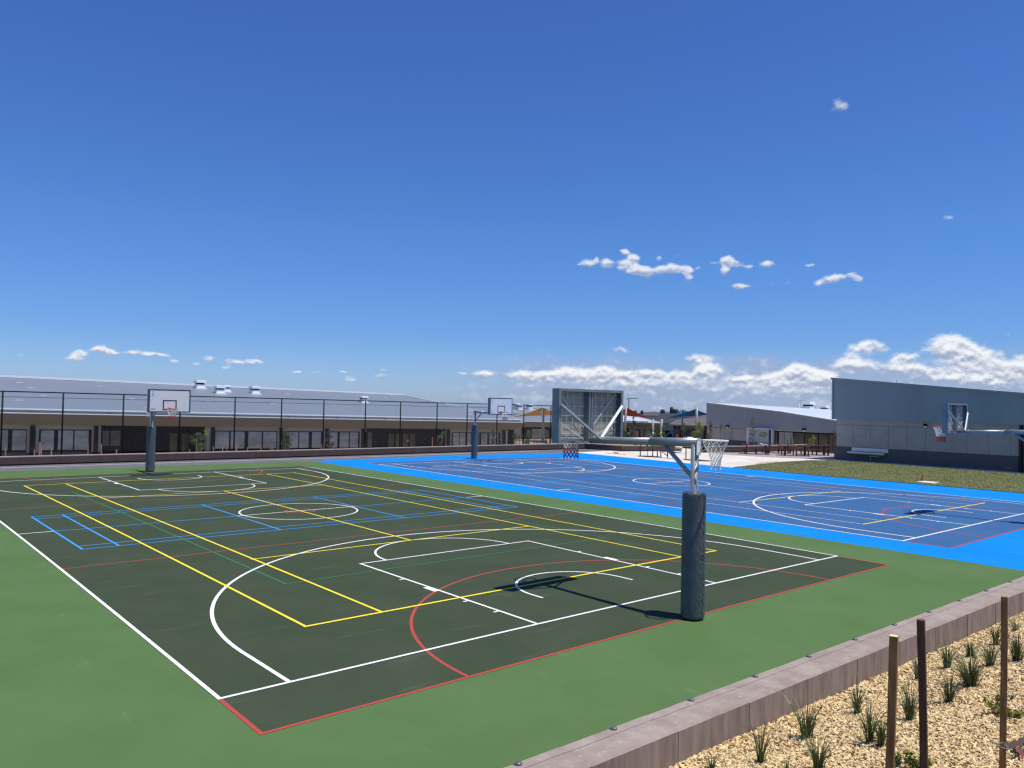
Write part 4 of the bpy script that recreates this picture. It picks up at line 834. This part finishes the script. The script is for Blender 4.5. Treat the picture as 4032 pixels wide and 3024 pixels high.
post(c3(755, 403), c3(757, 715), 62, 'short white post in front of the white roofed building', .12); post(c3(912, 402), c3(888, 715), 60, 'short white leaning post right of the white roofed building', .13)

# ------------------------------------------------------------------ houses beyond the school
def house(label, X, dep, eL, eR, rL, rR, m, wz=-1.5, wall='brick', hip=.45):
    a, b = gx(eL, X), gx(eR, X); c, d = gx(rL, X+dep*hip), gx(rR, X+dep*hip); h = thing('house', (X+dep/2, (a.y+b.y)/2, wz), label, 'house', 'houses beyond the school')
    a2 = Vector((X+dep, a.y*1.0, a.z)); b2 = Vector((X+dep, b.y, b.z)); g = MB()
    g.face([a, b, d, c]); g.face([b2, a2, c, d]); g.face([a2, a, c]); g.face([b, b2, d]); g.build('roof', m, h)
    g = MB(); 
    for p, q in ((a, b), (b, b2), (b2, a2), (a2, a)): g.bar(p-Vector((0, 0, .06)), q-Vector((0, 0, .06)), .12, .14)
    g.build('gutter', G['lgrey'], h); y0, y1_ = min(a.y, b.y)+.5, max(a.y, b.y)-.5
    MB().box(X+.6, X+dep-.6, y0, y1_, wz, min(a.z, b.z)-.05).build('wall', G[wall], h)
    n = max(1, int((y1_-y0)/4))
    for i in range(n):
        y = y0+(y1_-y0)*(i+.5)/n; MB().box(X+.55, X+.6, y-.8, y+.8, wz+1.0, min(a.z, b.z)-.5).build('window', G['pane2'], h)
    return h
house('grey tiled hip roofed house between the red and blue sails', 150, 14, c3(470, 332), c3(830, 338), c3(520, 283), c3(800, 268), G['tile'])
house('grey roofed house with chimneys behind the light blue sail', 160, 14, c3(830, 322), c3(1230, 325), c3(880, 262), c3(1180, 285), G['tile'])
house('low dark roofed house with solar panels right of the red sail', 120, 14, c3(840, 352), c3(1180, 360), c3(860, 296), c3(1130, 300), G['tiled'])
house('near dark roofed house behind the short white posts', 100, 12, c3(560, 462), c3(1110, 462), c3(440, 350), c3(900, 358), G['tiled'])
hD = house('brown tiled pavilion house left of the gable building', 90, 12, c3(1030, 488), c3(1760, 520), c3(1195, 398), c3(1760, 342), G['tileb'], -1.2)
house('pale house with dark windows behind the navy sail', 112, 10, c3(1150, 372), c3(1700, 352), c3(1200, 345), c3(1700, 328), G['tile'])
for c, w, h_, m in ((c3(450, 285), .9, 1.0, 'leaf2'), (c3(565, 272), .8, .6, 'tiled'), (c3(925, 262), 1.2, .8, 'tiled'), (c3(1082, 258), 1.0, 1.7, 'tiled'), (c3(1152, 262), 1.5, .9, 'tiled'), (c3(1082, 240), .8, .5, 'brick')):
    q = gx(c, 148); o = MB().tube([(q.x, q.y, q.z-h_), (q.x, q.y, q.z+h_*.3), (q.x, q.y, q.z+h_*.6)], [w*.5, w*.45, w*.3], 8).build('roof_unit', G[m]); tag(o, f'dark shape on the far roofs, {["at the foot of the red sail", "above the grey hip roof", "right of the grey hip roof", "tall one left of the light blue sail", "squat one next to the light blue sail", "cap on the tall one"][(450, 565, 925, 1082, 1152, 1082).index(int(round((c[0]-2400)/.22604))) if h_ != .5 else 5]}', 'roof unit', 'units on the far roofs')
t = thing('street_lamp', (105, 90, -1), 'thin grey street lamp with a long arm above the red sail', 'street lamp')
a = gx(c3(338, -60), 120); b = gx(c3(338, 235), 120); l = gx(c3(300, 45), 120); r = gx(c3(495, 35), 120); m_ = gx(c3(338, 42), 120)
MB().tube([a, (b.x, b.y, -1)], .12, 8).build('pole', G['galvd'], t); MB().tube([l, m_, r], .09, 6).build('arm', G['galvd'], t); MB().bar(r+(l-r).normalized()*1.2, r, .3, .12).build('lamp_head', G['galvd'], t)
# timber screens and yard fences between the buildings
for lab, pL, pR, zb_, X, m in (('brown timber screen wall under the pavilion roof, beside the spinning frame', c3(1105, 510), c3(1255, 520), -1, 88, 'redwood'), ('brown timber screen wall at the left corner of the gable building', c3(1640, 512), c3(1697, 520), -1, 78, 'redwood')):
    a, b = gx(pL, X), gx(pR, X); tag(MB().prism([(X, a.y, zb_), (X, b.y, zb_), b, a], (.3, 0, 0)).build('timber_screen', G[m]), lab, 'screen wall')
a, b = gx(c3(770, 590), 84), gx(c3(1110, 600), 84); t = thing('pool_fence', (84, (a.y+b.y)/2, -.9), 'dark picket fence beyond the short white posts', 'fence')
n_ = 40
for i in range(n_): y = a.y+(b.y-a.y)*i/(n_-1); MB().box(84, 84.05, y-.025, y+.025, -.9, a.z).build('picket', G['black'], t)
MB().bar(a, b, .06, .06).build('rail', G['black'], t)
a, b = gx(c3(1240, 540), 78), gx(c3(1400, 560), 78); t = thing('playground_frame', (78, (a.y+b.y)/2, -.8), 'dark upright posts of a play frame beside the tall white sail post', 'play equipment')
for i in range(6): y = a.y+(b.y-a.y)*i/5; MB().tube([(78, y, -.8), (78, y, a.z-.1*(i % 2))], .07, 6).build('post', G['black'], t)
MB().bar((78, a.y, a.z-.3), (78, b.y, b.z-.3), .08, .08).build('rail', G['black'], t)
a = gx(c3(1105, 590), 82); b = gx(c3(1010, 665), 82); tag(MB().bar(a, b, .5, .08).bar(a-Vector((0, 0, .2)), Vector((82, a.y, -.8)), .1, .1).build('slide', G['pblue']), 'blue playground slide seen between the dark posts', 'slide')
q = gx(c3(1183, 605), 72); t = thing('climbing_frame', (72, q.y, -.6), 'grey star shaped climbing frame in the playground', 'play equipment')
MB().tube([q, (72, q.y, -.6)], .05, 6).build('post', G['postw'], t)
for k in range(6): an = .5+k*math.pi/3; MB().tube([q, (72+.1*math.cos(an*2), q.y+.95*math.cos(an), q.z+.75*math.sin(an)), (72, q.y+1.0*math.cos(an+.3), q.z+.6*math.sin(an+.3))], .028, 5).build('arm', G['postw'], t)
a, b = gx(c3(1290, 712), 60), gx(c3(1440, 745), 60); tag(MB().prism([a, b, b-Vector((0, 0, .5)), a-Vector((0, 0, .7))], (1.2, 0, 0)).build('cream_slide_end', G['cream']), 'pale yellow ramp end above the steel arm', 'ramp')

# ------------------------------------------------------------------ plants
def leaves(g, c, rad, n, size, rr, squash=(1, 1, 1), droop=0.):
    for _ in range(n):
        while True:
            p = Vector((rr.uniform(-1, 1), rr.uniform(-1, 1), rr.uniform(-1, 1)))
            if p.length < 1: break
        p = Vector((p.x*rad*squash[0], p.y*rad*squash[1], p.z*rad*squash[2]))+Vector(c)
        a = Vector((rr.gauss(0, 1), rr.gauss(0, 1), rr.gauss(0, .6)-droop)).normalized(); b = a.cross(Vector((rr.gauss(0, 1), rr.gauss(0, 1), rr.gauss(0, 1)))).normalized(); L = size*rr.uniform(.6, 1.3)
        g.face([p-a*L, p+b*L*.35, p+a*L, p-b*L*.35])
def shrub(p, X, H, W, leaf, label, name='sapling', n=240, stem=.35, seed=None, cat='sapling', ls=.07, axis='y', lean=0., group='saplings around the courts'):
    q = (gy(p, X) if axis == 'y' else gx(p, X)) if not isinstance(p, Vector) else p
    rr = random.Random(seed if seed is not None else int(q.x*97+q.y*31)); z0 = q.z-.05
    t = thing(name, (q.x, q.y, z0), label, cat, group)
    g = MB(); g.tube([(q.x, q.y, z0-.3), (q.x+lean*.3, q.y, z0+H*.4), (q.x+lean, q.y, z0+H*.9)], [.022, .016, .008], 6); k = MB(); cl = []
    nb = max(6, int(H*7))
    for i in range(nb):
        f = stem+(1-stem)*(i+.5)/nb; an = rr.uniform(0, 6.28); R = W*.5*math.sin(math.pi*min(1, .25+.75*(f-stem)/(1-stem)))*rr.uniform(.35, 1.)
        o = Vector((q.x+lean*f, q.y, z0+H*f)); e = o+Vector((math.cos(an)*R, math.sin(an)*R, rr.uniform(-.05, .12)*H)); g.tube([o-Vector((0, 0, .06*H)), e], [.008, .004], 4)
        leaves(k, e, W*rr.uniform(.13, .24), n//nb, ls, rr)
        leaves(k, o, W*.16, n//nb//3, ls, rr)
    g.build('trunk', G['bark'], t); k.build('crown', G[leaf], t); return t
# behind the far seat wall
shrub(z1(1730, 735), 37.6, 1.1, 1.1, 'leaf1', 'bushy olive sapling in front of the dark doorway, right of the first facing backboard', n=420, stem=.1)
shrub(z1(1790, 735), 38.0, 1.42, .5, 'leafy', 'thin yellow-green sapling top beside the bushy olive sapling', n=120, stem=.55)
shrub(z2(490, 715), 37.8, 1.3, 1.0, 'leaf1', 'broad olive sapling between the window groups of the school building', n=480, stem=.12)
shrub(z2(875, 705), 38.0, 1.2, .7, 'leaf3', 'bronze leaved sapling in front of the school windows', n=320, stem=.1)
shrub(z2(1840, 678), 38.2, 1.0, .7, 'leaf1', 'leaning light green sapling at the right end of the dark doorway', n=380, stem=.12, lean=.3)
shrub(c2(180, 850), 38.5, 1.15, .75, 'leaf2', 'dark sapling below the second facing backboard', n=420, stem=.1)
shrub(c2(800, 838), 38, 1.1, .8, 'leaf1', 'full bright green sapling in front of the picket fence', n=900, stem=.02, ls=.06)
shrub(c2(555, 800), 40, .8, .45, 'leaf1', 'olive sapling with a round head under the orange sail', n=220, stem=.4)
shrub(c2(1120, 780), 42, .9, .4, 'leaf1', 'thin sapling between the orange sail post and the backboard', n=140, stem=.4)
for p, X, H, W, lf, lab, n, st in ((c3(410, 700), 52, 1.85, .62, 'leaf2', 'tall dark conical sapling in front of the white roofed building', 700, .05), (c3(270, 690), 47, .6, .8, 'leaf1', 'low spreading olive shrub beside the big backboard', 500, 0.), (c3(650, 705), 52, 1.35, .4, 'leaf1', 'slender sapling left of the short white posts', 160, .35),
    (c3(945, 712), 54, 1.05, .62, 'leaf1', 'round green sapling right of the leaning white post', 420, .1), (c3(1560, 735), 54, 1.3, 1.1, 'leafy', 'wide bright green shrub at the foot of the navy sail post', 900, .02), (c3(1755, 740), 57, 1.5, .62, 'leaf2', 'grey-green sapling in front of the left end of the gable building', 380, .1),
    (c3(1938, 740), 57, 1.3, .45, 'leaf1', 'thin sapling with a small round head against the gable wall', 150, .62), (c3(1300, 690), 64, 1.3, .7, 'leaf1', 'pale sapling beside the playground frame', 200, .3), (c3(830, 700), 60, .75, 1.1, 'leaf1', 'low hedge-like shrub between the short white posts', 420, 0.), (c3(1720, 735), 52, .35, .5, 'leaf1', 'low green shrub near the netball ring', 200, 0.),
    (c3(1580, 850), 41, .6, .35, 'leaf3', 'bronze leaved sapling tip beside the steel pole', 120, .1),
    (c4(425, 650), 59, 2.4, .7, 'leaf1', 'tall columnar sapling in front of the shuttered opening', 420, .08), (c4(545, 660), 59, .95, .1, 'leaf1', 'windswept sapling leaning right in front of the shuttered opening', 8, .2), (c4(1190, 660), 58, .6, .6, 'leafy', 'small pale shrub behind the picnic tables', 110, .1),
    (c4(1610, 670), 58, .75, .8, 'leafy', 'sparse pale shrub in front of the glazed wall', 170, .1), (c4(2030, 690), 57, 1.15, .6, 'leaf3', 'bronze shrub at the corner of the tall hall', 220, .1)):
    shrub(p, X, H, W, lf, lab, n=n, stem=st, axis='x', ls=.055)
q = gx(c4(630, 455), 59); g = MB(); rr = random.Random(5); leaves(g, q, .42, 240, .065, rr, (.6, 1, .6)); g.tube([gx(c4(545, 500), 59), q], [.02, .008], 5); tag(g.build('windswept_crown', [G['leaf1']]), 'round windswept tuft of leaves blown to the right above the picnic table', 'sapling')
# sapling between two stakes on the plaza, in its square pit
def pit(x, y, rx, ry, label): 
    g = MB(); n = 20; g.face([(x+rx*math.cos(2*math.pi*i/n)*(1+.08*math.sin(i*2.3)), y+ry*math.sin(2*math.pi*i/n), .012) for i in range(n)]); g.tube([(x, y, .0), (x, y, .012)], .3, 8)
    o = g.build('tree_pit', mat('pit_mulch', (.10, .06, .035), .95, var=.3, vscale=9)); tag(o, kind='structure')
pit(39.75, 26.0, .75, .85, ''); pit(39.9, 22.0, .75, 1.1, '')
def stake(x, y, zb, zt, m, label, w=.04, group=None, lean=(0, 0), name='timber_stake'):
    o = MB().bar((x, y, zb), (x+lean[0], y+lean[1], zt), w, w, (1, .3, 0)).build(name, G[m]); tag(o, label, 'stake', group); return o
stake(39.41, 26.51, 0, 1.5, 'tabwood', 'dark stake left of the sapling in its plaza tree pit', .055, 'stakes in the plaza tree pits'); stake(39.6, 26.1-.55, 0, 1.5, 'tabwood', 'dark stake right of the sapling in its plaza tree pit', .055, 'stakes in the plaza tree pits')
stake(39.47, 22.64, 0, 1.55, 'tabwood', 'dark stake in the bare tree pit left of the big steel pole', .055, 'stakes in the plaza tree pits')
shrub(Vector((39.6, 26.0, 0)), 0, 1.55, .75, 'leaf1', 'wispy olive sapling tied between two stakes on the plaza', n=200, stem=.35)
stake(39.75, 20.6, 0, .28, 'tabwood', 'short peg standing in the tree pit right of the big steel pole', .03)
# stakes behind the far wall
S = [(z1(50, 690), .045), (z1(302, 705), .04), (z1(345, 645), .06), (z1(362, 692), .05), (z1(447, 697), .055), (z1(768, 660), .04), (z1(885, 660), .05), (z1(1015, 707), .045), (z1(1655, 708), .045), (z1(1713, 612), .045), (z1(1862, 682), .04), (z1(1940, 680), .055), (z1(1975, 685), .04), (z1(2058, 668), .06), (z2(68, 672), .06), (z2(167, 690), .045), (z2(282, 685), .045), (z2(366, 680), .045), (z2(385, 690), .05), (z2(491, 562), .05), (z2(808, 660), .045), (z2(908, 650), .045), (z2(1113, 682), .045), (z2(1776, 600), .05), (z2(1815, 573), .055)]
for i, (p, w) in enumerate(S): q = gy(p, 38.2); stake(q.x, 38.2, .1, q.z, 'timberp', f'pale timber stake in the bed behind the far wall, {ORD[i]} from the left', w, 'pale stakes in the far bed', (rnd.uniform(-.03, .03), 0))
for i, c in enumerate([(60, 690), (185, 620), (570, 655), (600, 690), (640, 680), (700, 655), (900, 770), (950, 780), (1100, 580), (1125, 575), (1170, 720)]): q = gy(c2(*c), 39); stake(q.x, 39, .05, q.z, 'tabwood' if i > 1 else 'timberp', f'slim dark stake in the bed under the orange sail, {ORD[i]} from the left', .045, 'dark stakes under the orange sail')
for i, c in enumerate([430, 445, 460, 478, 560, 655, 1160, 1190]): q = gx(c3(c, 620 if i < 4 else 660), 50); stake(50, q.y, .0, q.z, 'timber', f'brown stake beyond the steel arm, {ORD[i]} from the left', .05 if i > 3 else .07, 'brown stakes beyond the steel arm')
for i, c in enumerate([(880, 590), (1110, 545), (1178, 500), (1515, 490), (1978, 510)]): q = gx(c4(*c), 57); stake(57, q.y, .2, q.z, 'tabwood' if i != 4 else 'timber', f'slim stake behind the picnic tables, {ORD[i]} from the left', .045, 'stakes behind the picnic tables')

# ------------------------------------------------------------------ picnic tables
def ptable(loc, rz, label):
    t = thing('picnic_table', (0, 0, 0), label, 'picnic table', 'picnic tables on the pink paving')
    g = MB(); 
    for i in range(5): g.box(-1.15, 1.15, -.375+.153*i, -.375+.153*i+.14, .715, .75)
    g.build('tabletop', G['tabwood'], t)
    for s in (-1, 1):
        g = MB()
        for i in range(2): g.box(-1.15, 1.15, s*.72-.15+.155*i, s*.72-.15+.155*i+.145, .425, .455)
        b = g.build('bench', G['tabwood'], t)
        for x in (-.85, 0, .85): MB().bar((x, s*.72-.11, 0), (x, s*.72-.11, .42), .06, .06).bar((x, s*.72+.11, 0), (x, s*.72+.11, .42), .06, .06).bar((x, s*.72-.1, .40), (x, s*.72+.1, .40), .05, .05).build('leg', G['tabwood'], b)
    for x in (-.7, .7): MB().bar((x, -.2, 0), (x, -.2, .71), .07, .07).bar((x, .2, 0), (x, .2, .71), .07, .07).bar((x, -.2, .68), (x, .2, .68), .06, .06).build('leg', G['tabwood'], t)
    t.location = loc; t.rotation_euler = (0, 0, rz); return t
T0 = ptable((50.3, 24.1, .0), math.radians(-55), 'leftmost front picnic table, with a white packet on its top')
for loc, rz, lab in (((51.6, 21.6, 0), -52, 'front picnic table in the middle of the paving, nearest the lawn'), ((54.0, 21.3, 0), -50, 'picnic table behind and right of the middle front one'), ((53.4, 24.0, 0), -57, 'picnic table behind the leftmost front one'), ((59.2, 22.1, -.12), -50, 'farthest picnic table, half hidden by the corner of the tall hall')):
    c = dup(T0); c.location = loc; c.rotation_euler = (0, 0, math.radians(rz)); c['label'] = lab
q = Vector((50.55, 24.0, .75)); tag(MB().box(50.45, 50.7, 23.8, 24.05, .752, .84).build('white_packet', G['trim']), 'small white packet lying on the leftmost picnic table', 'packet'); tag(MB().box(50.3, 50.7, 23.35, 23.75, .752, .79).build('white_paper', G['trim']), 'flat white sheet lying beside the packet on the leftmost picnic table', 'paper')
t = thing('timber_bench', (39.65, 24.6, 0), 'dark red timber bench with a slanting brace standing on the pale plaza', 'bench')
g = MB(); 
for i in range(3): g.bar((39.45+.14*i, 25.3, .45), (39.55+.14*i, 23.75, .45), .12, .035)
g.build('seat', G['tabwood'], t); MB().bar((39.72, 24.1, .405), (39.82, 23.4, .42), .3, .03).build('side_shelf', G['tabwood'], t)
for y in (25.17, 24.87, 24.28): MB().bar((39.65, y, 0), (39.65, y+.03, .43), .055, .055).build('leg', G['tabwood'], t)
MB().bar((39.65, 24.75, .40), (39.65, 24.3, .14), .04, .04).build('brace', G['tabwood'], t)
for i, c in enumerate((770, 890)): q = gz(c3(c, 955)); a = gx(c3(c, 852), q.x); tag(MB().tube([(q.x, q.y, 0), (q.x, q.y, a.z+.25)], .075, 10).build('red_bollard', G['redp']), f'{["left", "right"][i]} one of two red posts under the steel arm', 'post', 'red posts beyond the steel arm')
q = gz(c3(700, 960)); a = gz(c3(1180, 970)); b = gx(c3(1180, 920), a.x); tag(MB().prism([(47.3, 29.5, b.z-.03), (47.0, a.y+.0, b.z-.03), (55, a.y+6, b.z-.03), (55, 35, b.z-.03)], (0, 0, .12)).build('raised_slab', G['concrete']), 'raised white concrete slab beyond the red posts', 'slab')
tag(MB().box(47.6, 49, 27.0, 28.0, 0, .62).build('wall_gap_box', G['black']), 'black box added for the dark gap in the wall, left of the big steel pole', 'gap filler')  # black block added where the wall has a dark gap
g = MB(); q = gz(c3(115, 1008)); g.tube([(q.x+.18*math.cos(i*.6)*(1-i*.012), q.y+.18*math.sin(i*.6), .03+.004*i) for i in range(26)], .022, 6); g.tube([(q.x, q.y+.3, .02), (q.x-.2, q.y+.8, .02), (q.x+.1, q.y+1.1, .02)], .018, 5); g.tube([(q.x, q.y-.1, .02), (q.x+.1, q.y-.6, .02), (q.x-.1, q.y-1.0, .02)], .018, 5)
tag(g.build('yellow_hose', G['yellowh']), 'coiled yellow hose lying on the pale plaza near the blue court corner', 'hose')
a, b = gz(c4(500, 1030)), gz(c4(915, 1000)); tag(MB().bar((a.x, a.y, .02), (b.x, b.y, .02), .09, .03).build('loose_plank', G['chipB']), 'long brown plank lying on the plaza near the tip of the lawn', 'plank')

# ------------------------------------------------------------------ near garden: stakes, grasses, small shrubs
def nstake(ptop, pbot, dist, m, label, w=.042):
    d0 = ray(*ptop); a = CV+d0*dist; d1 = ray(*pbot)
    # foot on the mulch along the line of the stake, which leans only a little
    b = CV+d1*(dist*1.012); d = (b-a); k = 0
    f = a+d*1.0
    for _ in range(40):
        f = f+d*.02
        if f.z < gzg(f.x, f.y)-.12: break
    g = MB(); n = 14; d = f-a
    for i in range(n):
        p0 = a+d*(i/n); p1 = a+d*((i+1)/n); 
        g.bar(p0, p1, w, w, (1, .25, 0), 0)
    g = MB(); ax = Vector((.24, -.97, 0)); ay = Vector((.97, .24, 0)); hw = w/2
    for i in range(n+1):
        p0 = a+d*(i/n)+Vector((.0012*math.sin(i*.7), .0012*math.cos(i*.6), 0)); ww = hw*(1+.015*math.sin(i*.9))
        g.v += [tuple(p0+ax*sx*ww+ay*sy*ww) for sx, sy in ((-1, -1), (1, -1), (1, 1), (-1, 1))]
        if i:
            o = 4*(i-1)
            for j in range(4): g.f.append((o+j, o+4+j, o+4+(j+1) % 4, o+(j+1) % 4)); g.m.append(0); g.s.append(False)
    g.f.append((0, 1, 2, 3)); g.m.append(1 if m == 'timber' and label.startswith('near') else 0); g.s.append(False)
    tag(g.build('timber_stake', [G['timberd' if label.startswith('dark') else 'timber'], G['chipA']]), label, 'stake', 'stakes in the wood mulch bed'); return a, f
nstake(z6(1405, 441), z6(1378, 1264), 4.35, 'timber', 'nearest brown stake with a pale cut top, left one in the wood mulch')
nstake(z6(1572, 341), z6(1590, 1250), 4.75, 'timber', 'dark brown stake in the middle of the three in the wood mulch')
a3_, f3_ = nstake(z6(2092, 197), z6(2080, 1264), 5.6, 'timber', 'tall thin brown stake, rightmost in the wood mulch')
def tuft(p, hpx, wpx, n, label, m='blade', seed=0, name='grass_tuft', stiff=1.):
    q = ongarden(z6(*p)); dep = (q-CV).dot(CF); s = dep/FPX*.6329; H = hpx*s*1.62; W = wpx*s*1.55; rr = random.Random(seed); g = MB()
    for i in range(n):
        an = rr.uniform(0, 6.283); rad = rr.uniform(0, .12)*W; b = Vector((q.x+math.cos(an)*rad, q.y+math.sin(an)*rad, q.z-.01)); L = H*rr.uniform(.45, 1.05)
        out = Vector((math.cos(an), math.sin(an), 0)); sp = W*.5*rr.uniform(.1, 1.75)**1.1*(L/H); w = rr.uniform(.0026, .0050)*(1.2 if H > .25 else 1); side = Vector((-out.y, out.x, 0))*w
        if rr.random() < .5: side = (side+out*w*.8)
        K = 5; pts = [b+out*sp*((k/K)**1.7)+Vector((0, 0, L*((k/K)-.22*stiff*(k/K)**3))) for k in range(K+1)]
        for k in range(K):
            f0 = 1-.85*(k/K)**1.5; f1 = 1-.85*((k+1)/K)**1.5 if k < K-1 else .02
            nrm = Vector((0, 0, .0)); g.face([pts[k]-side*f0, pts[k]+side*f0, pts[k+1]+side*f1, pts[k+1]-side*f1], 0)
    o = g.build(name, G[m]); tag(o, label, 'grass', 'strappy grasses planted in the mulch')
TF = [((575, 1240), 230, 130, 34, 'upright dark tuft in the mulch, bottom left below the wall face', 'blade'), ((860, 1085), 215, 190, 46, 'spreading tuft near the wall, second from the bottom left', 'blade'), ((930, 1290), 210, 190, 44, 'tuft cut by the bottom edge left of the near stakes', 'blade'),
      ((1172, 932), 165, 115, 36, 'small dense tuft midway along the wall', 'blade'), ((1245, 1120), 240, 140, 36, 'tall tuft just left of the nearest stake', 'blade'), ((1325, 1140), 170, 120, 30, 'tuft tucked against the nearest stake', 'blade'),
      ((1505, 975), 200, 130, 44, 'tuft between the nearest stake and the dark middle stake', 'blade'), ((1545, 718), 130, 70, 26, 'pale grey-green tuft just left of the dark middle stake', 'blade2'), ((1735, 650), 150, 120, 44, 'tuft right of the dark middle stake, close to the wall', 'blade'),
      ((1745, 862), 190, 130, 44, 'dark glossy tuft in the open mulch right of the middle stake', 'blade'), ((1880, 762), 185, 210, 90, 'largest widest tuft between the middle and right stakes', 'blade'), ((1878, 578), 95, 80, 50, 'small bright green tuft near the wall', 'blade'),
      ((2000, 640), 140, 130, 46, 'tuft with a round stone at its foot', 'blade'), ((2038, 505), 120, 90, 34, 'tuft just left of the right stake near the wall', 'blade'), ((2158, 418), 90, 90, 26, 'greyish tuft nearest the wall at the right edge', 'blade2'), ((2170, 602), 170, 130, 50, 'dense tuft right of the right stake', 'blade'),
      ((265, 1300), 120, 130, 18, 'sparse tuft cut by the bottom edge at the wall foot', 'blade'), ((735, 1300), 90, 70, 12, 'few thin blades at the bottom edge', 'blade'), ((2140, 850), 60, 60, 14, 'tiny tuft low in the mulch at the right edge', 'blade')]
for i, (p, h, w, n, lab, m) in enumerate(TF): tuft(p, h, w, int(n*1.5), lab, m, 50+i)
def lowshrub(p, hpx, wpx, n, leaf, label, seed, ls=.022):
    q = ongarden(z6(*p)); dep = (q-CV).dot(CF); s = dep/FPX*.6329; H = hpx*s; W = wpx*s; rr = random.Random(seed); t = thing('low_shrub', tuple(q), label, 'shrub', 'small shrubs in the mulch'); g = MB(); k = MB()
    for i in range(9):
        an = rr.uniform(0, 6.283); e = q+Vector((math.cos(an)*W*.5*rr.uniform(.3, 1), math.sin(an)*W*.5*rr.uniform(.3, 1), H*rr.uniform(.4, 1))); g.tube([q, (q+e)/2+Vector((0, 0, H*.1)), e], [.004, .003, .002], 5); leaves(k, e, W*.13, n//9, ls, rr); leaves(k, (q+e)/2+Vector((0, 0, H*.1)), W*.1, n//14, ls, rr)
    g.build('stem', G['bark'], t); k.build('foliage', G[leaf], t)
lowshrub((2040, 945), 110, 150, 190, 'leafy', 'yellow-green straggly shrub left of the right stake', 1); lowshrub((2140, 960), 80, 120, 120, 'leafy', 'yellow-green straggly shrub right of the right stake', 2)
lowshrub((1425, 1262), 80, 60, 90, 'leaf1', 'small green shrub at the foot of the nearest stake', 3); lowshrub((1555, 1285), 110, 150, 220, 'leafy', 'leafy yellow-green shrub at the foot of the dark middle stake', 4, .028)
lowshrub((2165, 1215), 120, 110, 60, 'leaf2', 'dark bare stemmed seedling beside the hessian tie at the right edge', 6)
q = ongarden(z6(2003, 632)); g = MB(); g.tube([(q.x, q.y, q.z+.05+.045*math.sin(a)) for a in np.linspace(-1.5, 1.5, 9)], [max(.004, .05*math.cos(a)) for a in np.linspace(-1.5, 1.5, 9)], 12); tag(g.build('round_stone', G['stone']), 'round pale stone at the foot of a tuft', 'stone')
q = ongarden(z6(1278, 1138)); g = MB(); leaves(g, q+Vector((0, 0, .03)), .05, 9, .03, random.Random(3)); tag(g.build('dead_leaves', G['leaf3']), 'curled dead brown leaves on the mulch by the nearest stake', 'leaves')
# hessian tie and pink tag at the right stake
p0 = f3_+(a3_-f3_)*.55; pA = CV+ray(*z6(2082, 1120))*5.45; pB = CV+ray(*z6(2215, 1080))*5.6
g = MB()
for k in range(10):
    a = pA.lerp(pB, k/10)+Vector((0, 0, -.02*math.sin(k/10*3.1))); b = pA.lerp(pB, (k+1)/10)+Vector((0, 0, -.02*math.sin((k+1)/10*3.1))); h = Vector((0, 0, .022+.006*math.sin(k*2))); g.face([a-h, b-h, b+h, a+h], sm=True); th_ = Vector((.004, -.003, 0)); g.face([a+h+th_, b+h+th_, b-h+th_, a-h+th_], sm=True)
g.tube([pA+Vector((math.cos(q_)*.032-.0, math.sin(q_)*.032, -.002*k_)) for k_, q_ in enumerate(np.linspace(0, 6.283, 13)[:-1])], .006, 6, closed=True)
tag(g.build('hessian_tie', G['hess']), 'grey hessian tie looped around the right stake', 'tie')
pA = CV+ray(*z6(2168, 1135))*5.5; pB = CV+ray(*z6(2210, 1190))*5.5; tag(MB().bar(pA, pB, .004, .03).build('plant_tag', G['pink']), 'pink plant tag hanging near the right stake', 'tag')
